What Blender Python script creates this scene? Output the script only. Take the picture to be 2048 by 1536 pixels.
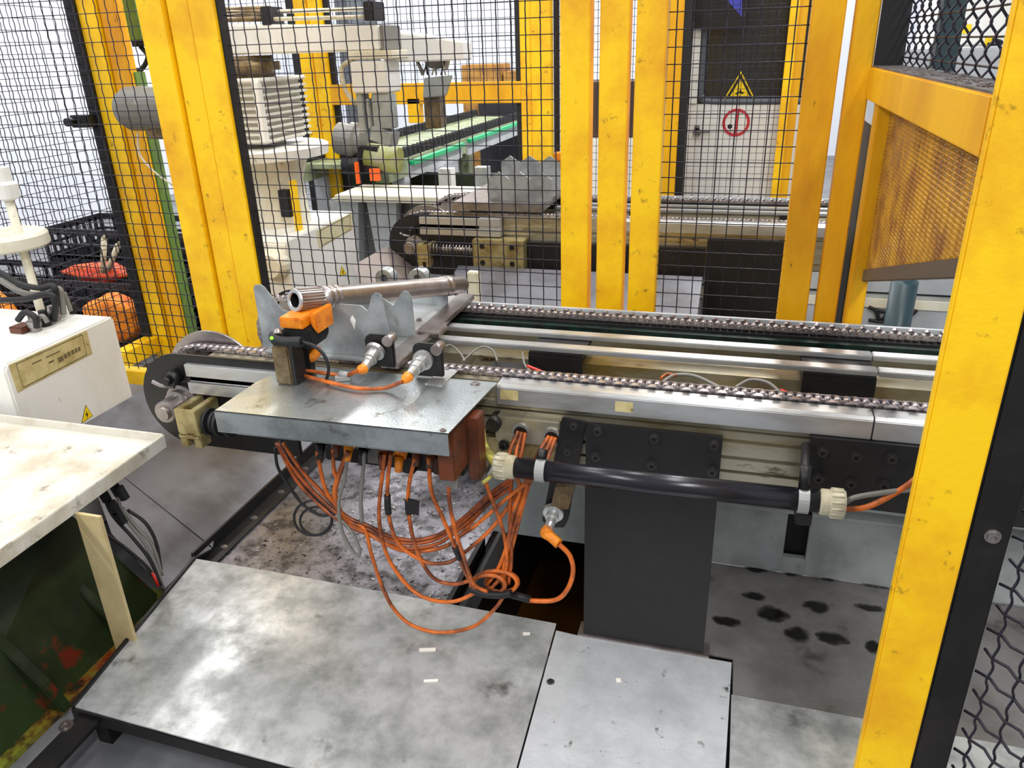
import bpy, bmesh, math, random
from mathutils import Vector, Matrix
random.seed(7)
PI = math.pi
C = bpy.context.scene.collection
for o in list(bpy.data.objects): bpy.data.objects.remove(o)
sc = bpy.context.scene

# ------------------------------------------------------------------ camera
F, CX, CY = 1540.0, 1024.0, 768.0
yaw, pit, rol = math.radians(16.7), math.radians(23.6), math.radians(-1.8)
CAM = Vector((0, 0, 1.6))
fw = Vector((-math.sin(yaw) * math.cos(pit), math.cos(yaw) * math.cos(pit), -math.sin(pit)))
r0 = Vector((math.cos(yaw), math.sin(yaw), 0)); u0 = r0.cross(fw)
rt = r0 * math.cos(rol) + u0 * math.sin(rol); up = -r0 * math.sin(rol) + u0 * math.cos(rol)
cd = bpy.data.cameras.new('camera'); cam = bpy.data.objects.new('camera', cd); C.objects.link(cam)
cd.sensor_width = 36; cd.lens = 36 * F / 2048; cd.clip_start = 0.05; cd.clip_end = 60
M3 = Matrix((rt, up, -fw)).transposed()
cam.matrix_world = Matrix.Translation(CAM) @ M3.to_4x4()
sc.camera = cam

# ------------------------------------------------------------------ light
w = bpy.data.worlds.new('hall_light'); sc.world = w; w.use_nodes = True
bg = w.node_tree.nodes['Background']; bg.inputs[0].default_value = (0.88, 0.92, 1.0, 1); bg.inputs[1].default_value = 0.55
def lamp(x, y, z, sx, sy, watts, col=(1.0, 0.97, 0.93), rot=(0, 0, 0)):
    l = bpy.data.lights.new('ceiling_and_fill_light', 'AREA'); l.shape = 'RECTANGLE'; l.size = sx; l.size_y = sy
    l.energy = watts; l.color = col
    o = bpy.data.objects.new('ceiling_and_fill_light', l); C.objects.link(o); o.location = (x, y, z); o.rotation_euler = rot
for lx in (-4.9, 0.35):
    lamp(lx, 8.1, 5.0, 0.40, 6.8, 430)
    lamp(lx, 2.0, 5.0, 0.40, 3.0, 85)
    lamp(lx + 1.2, -2.2, 4.6, 0.40, 3.0, 200)  # fill lights behind the camera, added to brighten faces turned toward it
lamp(-1.8, 4.2, 5.0, 0.40, 2.4, 70)
sc.view_settings.view_transform = 'Standard'; sc.view_settings.look = 'None'
sc.view_settings.gamma = 1; sc.view_settings.use_curve_mapping = False
sc.view_settings.exposure = 0.12

# ------------------------------------------------------------------ picture measurements -> points in the place
def ray(x, y): return fw + rt * ((x - CX) / F) - up * ((y - CY) / F)
def AY(x, y, Y): r = ray(x, y); return CAM + r * ((Y - CAM.y) / r.y)
def AZ(x, y, Z): r = ray(x, y); return CAM + r * ((Z - CAM.z) / r.z)
def AX(x, y, X): r = ray(x, y); return CAM + r * ((X - CAM.x) / r.x)

# ------------------------------------------------------------------ materials
def lin(c):
    return tuple(((v / 255) / 12.92 if v / 255 <= 0.04045 else ((v / 255 + 0.055) / 1.055) ** 2.4) for v in c) + (1,)
def mat(name, col, rough=0.5, metal=0.0, col2=None, scale=8, lo=0.45, hi=0.65, spot=None, sscale=30, slo=0.62, shi=0.7,
        bump=0.0, bscale=60, r2=None, stretch=None, emit=None, detail=5):
    m = bpy.data.materials.new(name); m.use_nodes = True; nt = m.node_tree; N = nt.nodes; L = nt.links
    b = N['Principled BSDF']; b.inputs['Metallic'].default_value = metal; b.inputs['Roughness'].default_value = rough
    b.inputs['Base Color'].default_value = lin(col)
    tc = N.new('ShaderNodeTexCoord'); vec = tc.outputs['Object']
    if stretch:
        mp = N.new('ShaderNodeMapping'); mp.inputs['Scale'].default_value = stretch; L.new(vec, mp.inputs[0]); vec = mp.outputs[0]
    def noise(s, d=5):
        n = N.new('ShaderNodeTexNoise'); n.inputs['Scale'].default_value = s; n.inputs['Detail'].default_value = d
        n.inputs['Roughness'].default_value = 0.65; L.new(vec, n.inputs['Vector']); return n.outputs[0]
    def ramp(src, a, c):
        r = N.new('ShaderNodeMapRange'); r.inputs[1].default_value = a; r.inputs[2].default_value = c; L.new(src, r.inputs[0]); return r.outputs[0]
    out = None
    if col2:
        f = ramp(noise(scale, detail), lo, hi)
        mx = N.new('ShaderNodeMix'); mx.data_type = 'RGBA'; mx.inputs[6].default_value = lin(col); mx.inputs[7].default_value = lin(col2)
        L.new(f, mx.inputs[0]); out = mx.outputs[2]
        if r2 is not None:
            rr = N.new('ShaderNodeMix'); rr.data_type = 'FLOAT'; rr.inputs[2].default_value = rough; rr.inputs[3].default_value = r2
            L.new(f, rr.inputs[0]); L.new(rr.outputs[0], b.inputs['Roughness'])
    if spot:
        f = ramp(noise(sscale, 4), slo, shi)
        mx = N.new('ShaderNodeMix'); mx.data_type = 'RGBA'; mx.inputs[7].default_value = lin(spot)
        if out: L.new(out, mx.inputs[6])
        else: mx.inputs[6].default_value = lin(col)
        L.new(f, mx.inputs[0]); out = mx.outputs[2]
    if out: L.new(out, b.inputs['Base Color'])
    if bump:
        bp = N.new('ShaderNodeBump'); bp.inputs['Strength'].default_value = bump; bp.inputs['Distance'].default_value = 0.004
        L.new(noise(bscale, 3), bp.inputs['Height']); L.new(bp.outputs[0], b.inputs['Normal'])
    if emit:
        b.inputs['Emission Color'].default_value = lin(col); b.inputs['Emission Strength'].default_value = emit
    return m
YEL = mat('yellow_paint', (255, 206, 6), 0.42, 0, (226, 156, 10), 4, .44, .74, (120, 86, 22), 22, .63, .76, .15, 90)
YELD = mat('grimy_yellow_paint', (244, 184, 8), 0.38, 0, (208, 138, 10), 4, .42, .75, (110, 72, 18), 30, .66, .76, .2, 60, stretch=(1, 1, .35))
YELM = mat('oily_yellow_mesh_paint', (206, 150, 40), 0.35, 0, (150, 96, 40), 12, .4, .65)
WIRE = mat('dark_wire', (48, 45, 56), 0.35, 0.6)
BOLTM = mat('bolt_steel', (62, 60, 60), 0.35, 0.5)
BLK = mat('black_steel', (18, 17, 18), 0.45, 0.1, (34, 30, 28), 9, .45, .7, bump=.05)
BLKR = mat('black_rubber', (20, 20, 23), 0.6)
PED = mat('blackened_steel_plate', (15, 14, 15), 0.5, 0.0, (28, 25, 24), 14, .5, .75)
ALU = mat('oily_aluminium', (186, 180, 160), 0.30, 0.75, (150, 128, 70), 7, .46, .66, (70, 58, 34), 24, .62, .72, .05, 80, stretch=(.35, 1, 1))
ALUC = mat('aluminium', (200, 202, 203), 0.38, 0.75, (160, 158, 152), 9, .45, .7, (90, 84, 70), 30, .66, .75, .05, 80, stretch=(.3, 1, 1))
STEEL = mat('bare_steel', (166, 160, 158), 0.36, 0.9, (134, 124, 118), 12, .4, .7)
CHAINM = mat('oiled_chain_steel', (188, 180, 182), 0.30, 0.8, (120, 110, 108), 40, .45, .7)
GALV = mat('galvanised_cover', (190, 198, 200), 0.30, 0.9, (146, 152, 152), 7, .42, .65, (96, 92, 80), 13, .60, .72, .18, 160, r2=.42)
GALVP = mat('galvanised_plate', (176, 182, 184), 0.40, 0.45, (136, 142, 144), 9, .40, .64, (88, 82, 70), 6, .60, .76, .10, 60, r2=.55)
DECKL = mat('pale_deck_plate', (204, 208, 212), 0.38, 0.35, (176, 180, 183), 7, .40, .66, (74, 70, 64), 22, .64, .74, .12, 70, r2=.5)
DECK = mat('dirty_deck_plate', (202, 205, 206), 0.28, 0.45, (150, 153, 152), 12, .38, .66, (72, 66, 56), 7, .62, .76, .10, 70, r2=.42)
FSHEET = mat('oily_floor_sheet', (128, 126, 124), 0.22, 0.2, (96, 92, 88), 5, .42, .7, (58, 54, 50), 5, .60, .74, .35, 130)
TRAYM = mat('swarf_covered_tray', (150, 150, 160), 0.20, 0.75, (84, 83, 88), 18, .44, .62, (22, 20, 22), 45, .60, .66, .35, 240, r2=.28)
CHUTE = mat('grey_chute_steel', (112, 114, 122), 0.40, 0.45, (84, 82, 84), 3.5, .42, .68, (76, 60, 48), 5, .64, .8)
CREAM = mat('cream_paint', (226, 222, 204), 0.45, 0, (206, 198, 170), 6, .45, .7, (130, 112, 76), 20, .66, .76)
TAN = mat('stained_tan_paint', (198, 180, 134), 0.5, 0, (172, 150, 100), 6, .45, .7, (110, 84, 48), 14, .66, .76)
WHITE = mat('white_machine_paint', (236, 236, 232), 0.42, 0, (224, 223, 216), 5, .45, .7, (150, 142, 120), 30, .68, .78, stretch=(1, 1, .4))
TABLE = mat('dirty_cream_table', (214, 210, 198), 0.5, 0, (182, 172, 150), 7, .42, .66, (120, 110, 96), 18, .60, .74)
BASEW = mat('pale_grey_base_paint', (176, 182, 180), 0.42, 0, (136, 140, 136), 5, .42, .7, (72, 68, 62), 11, .64, .78)
PALE = mat('pale_grey_panel', (184, 190, 194), 0.45, 0.0, (160, 164, 166), 4, .4, .7)
FINM = mat('robot_housing_paint', (214, 212, 202), 0.5)
GRN = mat('green_paint', (104, 134, 58), 0.5, 0, (84, 112, 50), 6)
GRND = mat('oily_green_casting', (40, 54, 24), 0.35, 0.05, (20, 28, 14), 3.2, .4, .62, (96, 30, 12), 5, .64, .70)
LIME = mat('pale_green_frame', (150, 160, 128), 0.5, 0, (110, 122, 90), 8)
MINT = mat('green_plastic_rail', (20, 176, 112), 0.4)
ORG = mat('orange_cable', (216, 108, 30), 0.38, 0, (112, 56, 28), 11, .40, .60)
ORGD = mat('oily_orange_cable', (176, 84, 28), 0.35, 0, (70, 34, 20), 16, .4, .65)
ORGP = mat('orange_plastic', (238, 140, 22), 0.4, 0, (196, 100, 18), 30, .45, .7)
ORGB = mat('orange_brown_block', (104, 50, 22), 0.45, 0, (56, 32, 20), 10, .4, .65)
GREYC = mat('grey_cable', (120, 118, 112), 0.4)
CLEAR = mat('hazy_clamp_plastic', (150, 152, 150), 0.25)
RUST = mat('stained_steel', (136, 118, 86), 0.4, 0.5, (82, 66, 46), 18, .4, .65)
PVC = mat('cream_plastic', (206, 200, 176), 0.5, 0, (170, 160, 130), 14)
TUBEB = mat('black_conduit_tube', (42, 42, 48), 0.25, 0.5)
BRASS = mat('yellowed_steel_block', (184, 172, 126), 0.35, 0.6, (136, 114, 64), 16, .42, .66)
FLOOR = mat('oily_concrete', (112, 114, 118), 0.5, 0, (78, 78, 80), 2.5, .4, .7, (36, 34, 34), 4, .62, .8)
WALLW = mat('white_hall_wall', (206, 211, 220), 0.7)
WALLC = mat('cream_hall_wall', (236, 232, 208), 0.7)
CRATE = mat('black_crate_plastic', (34, 34, 40), 0.5)
CARD = mat('cardboard', (176, 128, 58), 0.7, 0, (140, 98, 44), 10)
GREYB = mat('dark_grey_cabinet', (92, 98, 106), 0.45)
TEAL = mat('dark_teal_post', (34, 58, 66), 0.4)
DARKW = mat('dark_window_glass', (44, 46, 44), 0.2)
BLUEP = mat('blue_pennant', (70, 76, 190), 0.5)
SIGNY = mat('sign_yellow', (250, 214, 20), 0.5)
SIGNB = mat('sign_black', (22, 20, 18), 0.5)
SIGNR = mat('sign_red', (206, 40, 52), 0.5)
SIGNW = mat('sign_white', (240, 238, 230), 0.5)
LABELM = mat('stained_label', (206, 192, 140), 0.5, 0, (168, 150, 96), 14, .42, .66, (84, 72, 44), 16, .62, .7)
PAPER = mat('paper_scrap', (236, 232, 222), 0.6)
LED = mat('green_led', (120, 255, 40), 0.4, emit=2.0)
INK = mat('worn_ink', (110, 98, 66), 0.6)
LINE = mat('label_line', (60, 52, 34), 0.6)
BLUEB = mat('blue_terminal', (70, 84, 150), 0.4, 0, (120, 120, 120), 30)
RED = mat('red_wire', (206, 50, 36), 0.4)
GRNS = mat('oily_green_strip', (12, 42, 34), 0.35, 0, (12, 20, 20), 30, .4, .6)
ORNG = mat('bright_orange_cloth', (236, 142, 30), 0.7, 0, (214, 92, 24), 9)
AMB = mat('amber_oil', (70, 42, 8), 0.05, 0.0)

def soft_oval():
    m = bpy.data.materials.new('soft_dark_oval'); m.use_nodes = True; nt = m.node_tree; N = nt.nodes; L = nt.links
    b = N['Principled BSDF']; b.inputs['Base Color'].default_value = lin((26, 24, 22)); b.inputs['Roughness'].default_value = .18
    tc = N.new('ShaderNodeTexCoord'); sub = N.new('ShaderNodeVectorMath'); sub.operation = 'SUBTRACT'; sub.inputs[1].default_value = (.5, .5, .5); L.new(tc.outputs['Generated'], sub.inputs[0])
    ml = N.new('ShaderNodeVectorMath'); ml.operation = 'MULTIPLY'; ml.inputs[1].default_value = (1, 1, 0); L.new(sub.outputs[0], ml.inputs[0])
    ln = N.new('ShaderNodeVectorMath'); ln.operation = 'LENGTH'; L.new(ml.outputs[0], ln.inputs[0])
    no = N.new('ShaderNodeTexNoise'); no.inputs['Scale'].default_value = 40; L.new(tc.outputs['Object'], no.inputs['Vector'])
    ad = N.new('ShaderNodeMath'); ad.operation = 'MULTIPLY_ADD'; ad.inputs[1].default_value = .5; ad.inputs[2].default_value = -.25; L.new(no.outputs[0], ad.inputs[0])
    sm = N.new('ShaderNodeMath'); sm.operation = 'ADD'; L.new(ln.outputs['Value'], sm.inputs[0]); L.new(ad.outputs[0], sm.inputs[1])
    mr = N.new('ShaderNodeMapRange'); mr.inputs[1].default_value = .14; mr.inputs[2].default_value = .44; mr.inputs[3].default_value = .88; mr.inputs[4].default_value = 0; L.new(sm.outputs[0], mr.inputs[0])
    L.new(mr.outputs[0], b.inputs['Alpha']); return m
OVALM = soft_oval()
# ------------------------------------------------------------------ mesh building
class MB:
    def __init__(s): s.bm = bmesh.new(); s.sm = []
    def quadbox(s, p):     # 8 points: bottom 4 ccw, top 4 ccw
        v = [s.bm.verts.new(q) for q in p]
        for f in ((3, 2, 1, 0), (4, 5, 6, 7), (0, 1, 5, 4), (1, 2, 6, 5), (2, 3, 7, 6), (3, 0, 4, 7)):
            s.bm.faces.new([v[i] for i in f])
        return s
    def box(s, x0, x1, y0, y1, z0, z1, rot=None, piv=None):
        p = [Vector(q) for q in ((x0, y0, z0), (x1, y0, z0), (x1, y1, z0), (x0, y1, z0), (x0, y0, z1), (x1, y0, z1), (x1, y1, z1), (x0, y1, z1))]
        if rot is not None:
            c = Vector(piv) if piv is not None else Vector(((x0 + x1) / 2, (y0 + y1) / 2, (z0 + z1) / 2))
            p = [c + rot @ (q - c) for q in p]
        return s.quadbox(p)
    def cyl(s, a, b, r, r2=None, n=14, smooth=True, caps=True):
        a = Vector(a); b = Vector(b); r2 = r if r2 is None else r2
        d = (b - a).normalized(); u = d.orthogonal().normalized(); v = d.cross(u)
        A = [s.bm.verts.new(a + (u * math.cos(t) + v * math.sin(t)) * r) for t in [2 * PI * i / n for i in range(n)]]
        B = [s.bm.verts.new(b + (u * math.cos(t) + v * math.sin(t)) * r2) for t in [2 * PI * i / n for i in range(n)]]
        for i in range(n):
            f = s.bm.faces.new((A[i], A[(i + 1) % n], B[(i + 1) % n], B[i])); f.smooth = smooth
        if caps: s.bm.faces.new(A[::-1]); s.bm.faces.new(B)
        return s
    def lathe(s, a, d, prof, n=20):          # prof: (distance along d, radius)
        a = Vector(a); d = Vector(d).normalized(); u = d.orthogonal().normalized(); v = d.cross(u); rings = []
        for t, r in prof:
            rings.append([s.bm.verts.new(a + d * t + (u * math.cos(k) + v * math.sin(k)) * r) for k in [2 * PI * i / n for i in range(n)]])
        for A, B in zip(rings, rings[1:]):
            for i in range(n):
                f = s.bm.faces.new((A[i], A[(i + 1) % n], B[(i + 1) % n], B[i]))
        s.bm.faces.new(rings[0][::-1]); s.bm.faces.new(rings[-1])
        return s
    def tube(s, pts, r, n=6, closed=False):
        pts = [Vector(p) for p in pts]; rings = []; m = len(pts); pu = None
        for i, p in enumerate(pts):
            if closed: t = pts[(i + 1) % m] - pts[i - 1]
            else: t = pts[min(i + 1, m - 1)] - pts[max(i - 1, 0)]
            t.normalize()
            u = t.orthogonal().normalized() if pu is None else (pu - t * pu.dot(t))
            if u.length < 1e-5: u = t.orthogonal()
            u.normalize(); pu = u; v = t.cross(u)
            rings.append([s.bm.verts.new(p + (u * math.cos(k) + v * math.sin(k)) * r) for k in [2 * PI * j / n for j in range(n)]])
        for i in range(m if closed else m - 1):
            A = rings[i]; B = rings[(i + 1) % m]
            for j in range(n):
                f = s.bm.faces.new((A[j], A[(j + 1) % n], B[(j + 1) % n], B[j])); f.smooth = True
        if not closed: s.bm.faces.new(rings[0][::-1]); s.bm.faces.new(rings[-1])
        return s
    def prism(s, poly, d):                   # flat polygon (3d points) pushed along d
        d = Vector(d); A = [s.bm.verts.new(p) for p in poly]; B = [s.bm.verts.new(Vector(p) + d) for p in poly]; n = len(A)
        s.bm.faces.new(A[::-1]); s.bm.faces.new(B)
        for i in range(n): s.bm.faces.new((A[i], A[(i + 1) % n], B[(i + 1) % n], B[i]))
        return s
    def build(s, name, m, parent=None, bevel=0, kind=None, label=None):
        bmesh.ops.recalc_face_normals(s.bm, faces=s.bm.faces)
        if bevel:
            es = [e for e in s.bm.edges if len(e.link_faces) == 2 and e.calc_face_angle(0) > 0.5 and not (e.link_faces[0].smooth and e.link_faces[1].smooth)]
            bmesh.ops.bevel(s.bm, geom=es, offset=bevel, segments=2, affect='EDGES', clamp_overlap=True)
        me = bpy.data.meshes.new(name); s.bm.to_mesh(me); s.bm.free(); me.materials.append(m)
        return link(name, me, parent, kind, label)
def link(name, me, parent=None, kind=None, label=None):
    o = bpy.data.objects.new(name, me); C.objects.link(o)
    if parent is not None:
        o.parent = parent
        if parent.type == 'EMPTY': o.location = -parent.location
    if kind: o['kind'] = kind
    if label: o['label'] = label
    return o
def thing(name, label, cat, loc=(0, 0, 0), group=None):
    o = bpy.data.objects.new(name, None); o.empty_display_size = 0.05; C.objects.link(o); o.location = loc
    return tag(o, label, cat, group)
def tag(o, label, cat, group=None):
    o['label'] = label; o['category'] = cat
    if group: o['group'] = group
    return o
def struct(o): o['kind'] = 'structure'; return o
def smooth(pts, k=8):        # Catmull-Rom
    P = [Vector(p) for p in pts]; P = [P[0] * 2 - P[1]] + P + [P[-1] * 2 - P[-2]]; out = []
    for i in range(1, len(P) - 2):
        for j in range(k):
            t = j / k; a, b, c, d = P[i - 1], P[i], P[i + 1], P[i + 2]
            out.append(0.5 * ((2 * b) + (c - a) * t + (2 * a - 5 * b + 4 * c - d) * t * t + (3 * b - a - 3 * c + d) * t ** 3))
    out.append(P[-2]); return out
def wire_mesh(name, parent, o, u, n, W, H, pitch=0.045, r=0.0019, av=0.0016, ah=0.0008, m=None, sub=6):
    o = Vector(o); u = Vector(u).normalized(); n = Vector(n).normalized(); z = Vector((0, 0, 1)); mb = MB()
    k = 0; x = pitch / 2
    while x < W:
        ph = 0 if k % 2 else PI; q = int(H / pitch * sub)
        mb.tube([o + u * x + z * (H * i / q) + n * (av * math.cos(2 * PI * (H * i / q) / pitch + ph)) for i in range(q + 1)], r, 4)
        x += pitch; k += 1
    k = 0; y = pitch / 2
    while y < H:
        q = max(2, int(W / pitch * 2)); ph = 0 if k % 2 else PI
        mb.tube([o + z * y + u * (W * i / q) + n * (ah * math.cos(PI * i + ph)) for i in range(q + 1)], r, 4)
        y += pitch; k += 1
    return mb.build(name, m or WIRE, parent, kind='stuff')
def bolt(parent, p, d, r=0.008, h=0.008, m=None, name='bolt'):      # socket head bolt
    d = Vector(d).normalized(); p = Vector(p); mb = MB()
    mb.lathe(p, d, [(0, r * 1.35), (h * .25, r * 1.35), (h * .25, r), (h, r), (h, r * .55), (h * .5, r * .5)], 14)
    return mb.build(name, m or BOLTM, parent)

# ------------------------------------------------------------------ the hall
def slab(name, x0, x1, y0, y1, z0, z1, m): return struct(MB().box(x0, x1, y0, y1, z0, z1).build(name, m))
fl = MB()
PX0, PX1, PY0, PY1 = -0.72, -0.30, 1.66, 2.75
for a in ((-7, 5, -4, PY0), (-7, 5, PY1, 12.6), (-7, PX0, PY0, PY1), (PX1, 5, PY0, PY1)): fl.box(a[0], a[1], a[2], a[3], -0.1, 0)
struct(fl.build('floor', FLOOR))
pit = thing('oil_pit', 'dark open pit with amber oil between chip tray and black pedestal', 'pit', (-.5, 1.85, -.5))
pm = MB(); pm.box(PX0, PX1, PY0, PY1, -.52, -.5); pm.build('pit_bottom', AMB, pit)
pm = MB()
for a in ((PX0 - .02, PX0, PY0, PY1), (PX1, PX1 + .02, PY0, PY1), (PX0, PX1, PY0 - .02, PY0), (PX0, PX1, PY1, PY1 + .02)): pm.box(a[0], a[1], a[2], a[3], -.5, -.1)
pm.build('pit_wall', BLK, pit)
slab('wall_back', -7, 5, 12.6, 12.75, 0, 6, WALLW)
slab('wall_left', -7.15, -7, -4, 12.75, 0, 6, WALLW)
slab('wall_right', 5, 5.15, -4, 12.75, 0, 6, WALLW)

# ------------------------------------------------------------------ chain conveyors
def link_meshes(rear):
    p = .02; res = []
    for outer in (True, False):
        mb = MB(); oy = .0145 if outer else .0120
        for s in (-1, 1):
            y = s * oy
            poly = []
            for i in range(12):
                a = 2 * PI * i / 12; cx = p / 2 if math.cos(a) > 0 else -p / 2
                poly.append(Vector((cx + .0075 * math.cos(a), y - .001, .0070 * math.sin(a))))
            mb.prism(poly, (0, .002, 0))
        if outer:
            for x in (-p / 2, p / 2): mb.cyl((x, -.0175, 0), (x, .0175, 0), .003, n=8)
            if rear: mb.lathe((0, .017, .004), (0, 1, 0.9), [(0, .0095), (.006, .0095), (.009, .007)], 12)
            else: mb.quadbox([Vector(q) for q in ((-.011, -.027, .006), (.011, -.027, .006), (.005, -.012, .006), (-.005, -.012, .006),
                                                  (-.011, -.027, .0078), (.011, -.027, .0078), (.005, -.012, .0078), (-.005, -.012, .0078))])
        else:
            for x in (-p / 2, p / 2): mb.cyl((x, -.0112, 0), (x, .0112, 0), .0086, n=12)
        bmesh.ops.recalc_face_normals(mb.bm, faces=mb.bm.faces)
        me = bpy.data.meshes.new('chain_link'); mb.bm.to_mesh(me); mb.bm.free(); me.materials.append(CHAINM); res.append(me)
    return res
LK = {False: link_meshes(False), True: link_meshes(True)}
def chain(label, y, xt, zc, R, ztop, xe, rear, singles):
    t = thing('roller_chain', label, 'chain', (xe, y, ztop))
    pos = []; x = xe
    while x > xt: pos.append((Vector((x, y, ztop)), 0)); x -= .02
    n = int(PI * R / .02)
    for i in range(n):
        a = PI / 2 + (i + .5) * .02 / R
        pos.append((Vector((xt + R * math.cos(a), y, zc + R * math.sin(a))), -(a - PI / 2)))
    if singles:
        for i, (p, a) in enumerate(pos):
            o = link('chain_link', LK[rear][i % 2], t); o.location = p - t.location; o.rotation_euler = (0, a, 0)
    else:
        bm = bmesh.new()
        for i, (p, a) in enumerate(pos):
            me = LK[rear][i % 2].copy(); me.transform(Matrix.Translation(p) @ Matrix.Rotation(a, 4, 'Y')); bm.from_mesh(me); bpy.data.meshes.remove(me)
        me = bpy.data.meshes.new('chain_links'); bm.to_mesh(me); bm.free(); me.materials.append(CHAINM)
        link('chain_links', me, t, 'stuff')
def xprofile(mb, x0, x1, sec):         # cross section (y,z) pushed along x
    return mb.prism([Vector((x0, a, b)) for a, b in sec], (x1 - x0, 0, 0))
def slotted(y0, y1, z0, z1, slots):    # rectangular section with slots open to the front
    s = [(y0, z0)]
    for a, b in slots: s += [(y0, a), (y0 + .014, a), (y0 + .014, b), (y0, b)]
    return s + [(y0, z1), (y1, z1), (y1, z0)]
def conveyor(label, oy, xt, zc, R, xe, xp0):
    t = thing('chain_conveyor', label, 'conveyor', (xt, 1.9 + oy, .6))
    for y, nm in ((1.612 + oy, 'tail_plate'), (2.225 + oy, 'tail_plate')):
        poly = [Vector((xt + R * math.cos(a), y, zc + R * math.sin(a))) for a in [PI / 2 + PI * i / 24 for i in range(25)]]
        x2 = xt + .34
        poly += [Vector((x2, y, zc - R)), Vector((x2, y, zc + R))]
        MB().prism(poly, (0, .012, 0)).build(nm, BLK, t, .002)
    # sprockets and shaft
    for y in (1.705 + oy, 2.18 + oy):
        sm = MB()
        poly = []
        for i in range(72):
            a = 2 * PI * i / 72; r = R - .022 + .010 * math.cos(a * 18)
            poly.append(Vector((xt + r * math.cos(a), y - .003, zc + r * math.sin(a))))
        sm.prism(poly, (0, .006, 0))
        sm.build('sprocket', STEEL, t)
    MB().cyl((xt + .02, 1.73 + oy, zc + .005), (xt + .02, 1.738 + oy, zc + .005), R + .022, n=40).build('chain_guard_disc', STEEL, t)
    MB().cyl((xt, 1.6 + oy, zc), (xt, 2.24 + oy, zc), .02).build('shaft', STEEL, t)
    # profiles
    sl = [(.668, .676), (.704, .714), (.748, .758), (.776, .782)]
    pm = MB(); xprofile(pm, xp0, xe, slotted(1.65 + oy, 1.76 + oy, .64, .800, sl)); pm.build('front_profile', ALU, t)
    pm = MB(); xprofile(pm, xp0, xe, slotted(2.13 + oy, 2.235 + oy, .62, .795, [(.66, .668), (.71, .72)])); pm.build('rear_profile', ALU, t)
    for a, b in ((-.53, .318), (.321, xe)):
        pm = MB(); xprofile(pm, a, b, [(1.634 + oy, .797), (1.634 + oy, .842), (1.641 + oy, .850), (1.683 + oy, .850), (1.683 + oy, .797)])
        pm.build('guide_cover', ALUC, t, .0015)
    pm = MB(); xprofile(pm, xt + .06, -.535, [(1.665 + oy, .8), (1.665 + oy, .846), (1.688 + oy, .846), (1.688 + oy, .8)]); pm.build('guide_bar', ALU, t, .001)
    pm = MB(); xprofile(pm, xt + .03, xp0 + .12, slotted(1.598 + oy, 1.655 + oy, .757, .843, [(.790, .808)])); pm.build('end_profile', ALUC, t, .0015)
    pm = MB(); pm.box(xt + .05, xe, 2.214 + oy, 2.226 + oy, .80, .862); pm.build('rear_guard_bar', PALE, t, .001)
    pm = MB(); pm.box(xt + .05, xe, 2.15 + oy, 2.205 + oy, .80, .840); pm.build('chain_bed', BLK, t)
    pm = MB(); pm.box(xt + .1, xe, 2.126 + oy, 2.15 + oy, .795, .834); pm.build('chain_strip', GRNS, t)
    pm = MB(); pm.box(xt + .1, xe, 1.686 + oy, 1.73 + oy, .80, .842); pm.build('chain_bed', BLK, t)
    # two lift-free rails
    for y in (1.905, 2.012):
        for a, b in ((-.90 if y < 2 else -.86, .362), (.364, xe)):
            pm = MB(); pm.box(a, b, y + oy, y + .036 + oy, .836, .850); pm.build('rail', ALUC, t, .002)
    pm = MB(); xprofile(pm, -.95, xe, slotted(1.93 + oy, 2.05 + oy, .64, .800, [(.69, .70), (.74, .75)])); pm.build('centre_profile', ALU, t)
    for a, b in ((-.52, -.37), (.19, .36)):
        pm = MB(); pm.box(a, b, 1.896 + oy, 1.90 + oy, .70, .825); pm.box(a, b, 1.90 + oy, 2.06 + oy, .822, .835); pm.build('rail_bracket', BLK, t, .001)
    for x in (-.7, .0, .6):
        pm = MB(); pm.box(x - .04, x + .04, 1.76 + oy, 1.93 + oy, .645, .70); pm.box(x - .04, x + .04, 2.05 + oy, 2.13 + oy, .645, .70); pm.build('cross_profile', ALU, t)
    # tail bearing, tensioner
    y0 = 1.612 + oy
    MB().lathe((xt - .005, y0, zc), (0, -1, 0), [(0, .05), (.01, .05), (.012, .040), (.03, .040), (.032, .032), (.08, .032), (.082, .028), (.082, .02), (.092, .019)], 24).build('bearing_end', STEEL, t)
    sp = MB(); sp.cyl((xt - .01, y0, zc + .075), (xt - .01, y0 - .035, zc + .075), .020, n=16); sp.cyl((xt - .01, y0 - .035, zc + .075), (xt - .01, y0 - .05, zc + .075), .012, n=6)
    sp.build('plate_bolt', BLK, t, .001)
    MB().tube(smooth([(xt - .02, y0 - .01, zc + .045), (xt - .05, y0 - .02, zc + .05), (xt - .075, y0 - .024, zc + .062)]), .006, 8).build('grease_nipple', STEEL, t)
    tb = MB(); xa = xt + .042
    tb.box(xa, xa + .066, y0 - .10, y0 - .09, zc - .045, zc + .025); tb.box(xa, xa + .022, y0 - .09, y0, zc - .04, zc + .025); tb.box(xa + .046, xa + .066, y0 - .09, y0, zc - .04, zc + .025)
    tb.box(xa + .018, xa + .05, y0 - .09, y0, zc - .04, zc - .01)
    tb.box(xa + .002, xa + .026, y0 - .10, y0 - .06, zc - .085, zc - .045); tb.box(xa + .044, xa + .068, y0 - .10, y0 - .06, zc - .085, zc - .045); tb.box(xa, xa + .067, y0 - .102, y0 - .06, zc - .06, zc - .048)
    tb.build('tensioner_block', BRASS, t, .002)
    return t
CONV = conveyor('near chain conveyor with aluminium profiles and black rounded tail plate in the foreground', 0, -1.432, .726, .138, 1.0, -1.12)
CONF = conveyor('far chain conveyor behind the wire mesh, with a black tail plate and spring', 1.95, -1.55, .70, .150, 2.2, -1.22)
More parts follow.
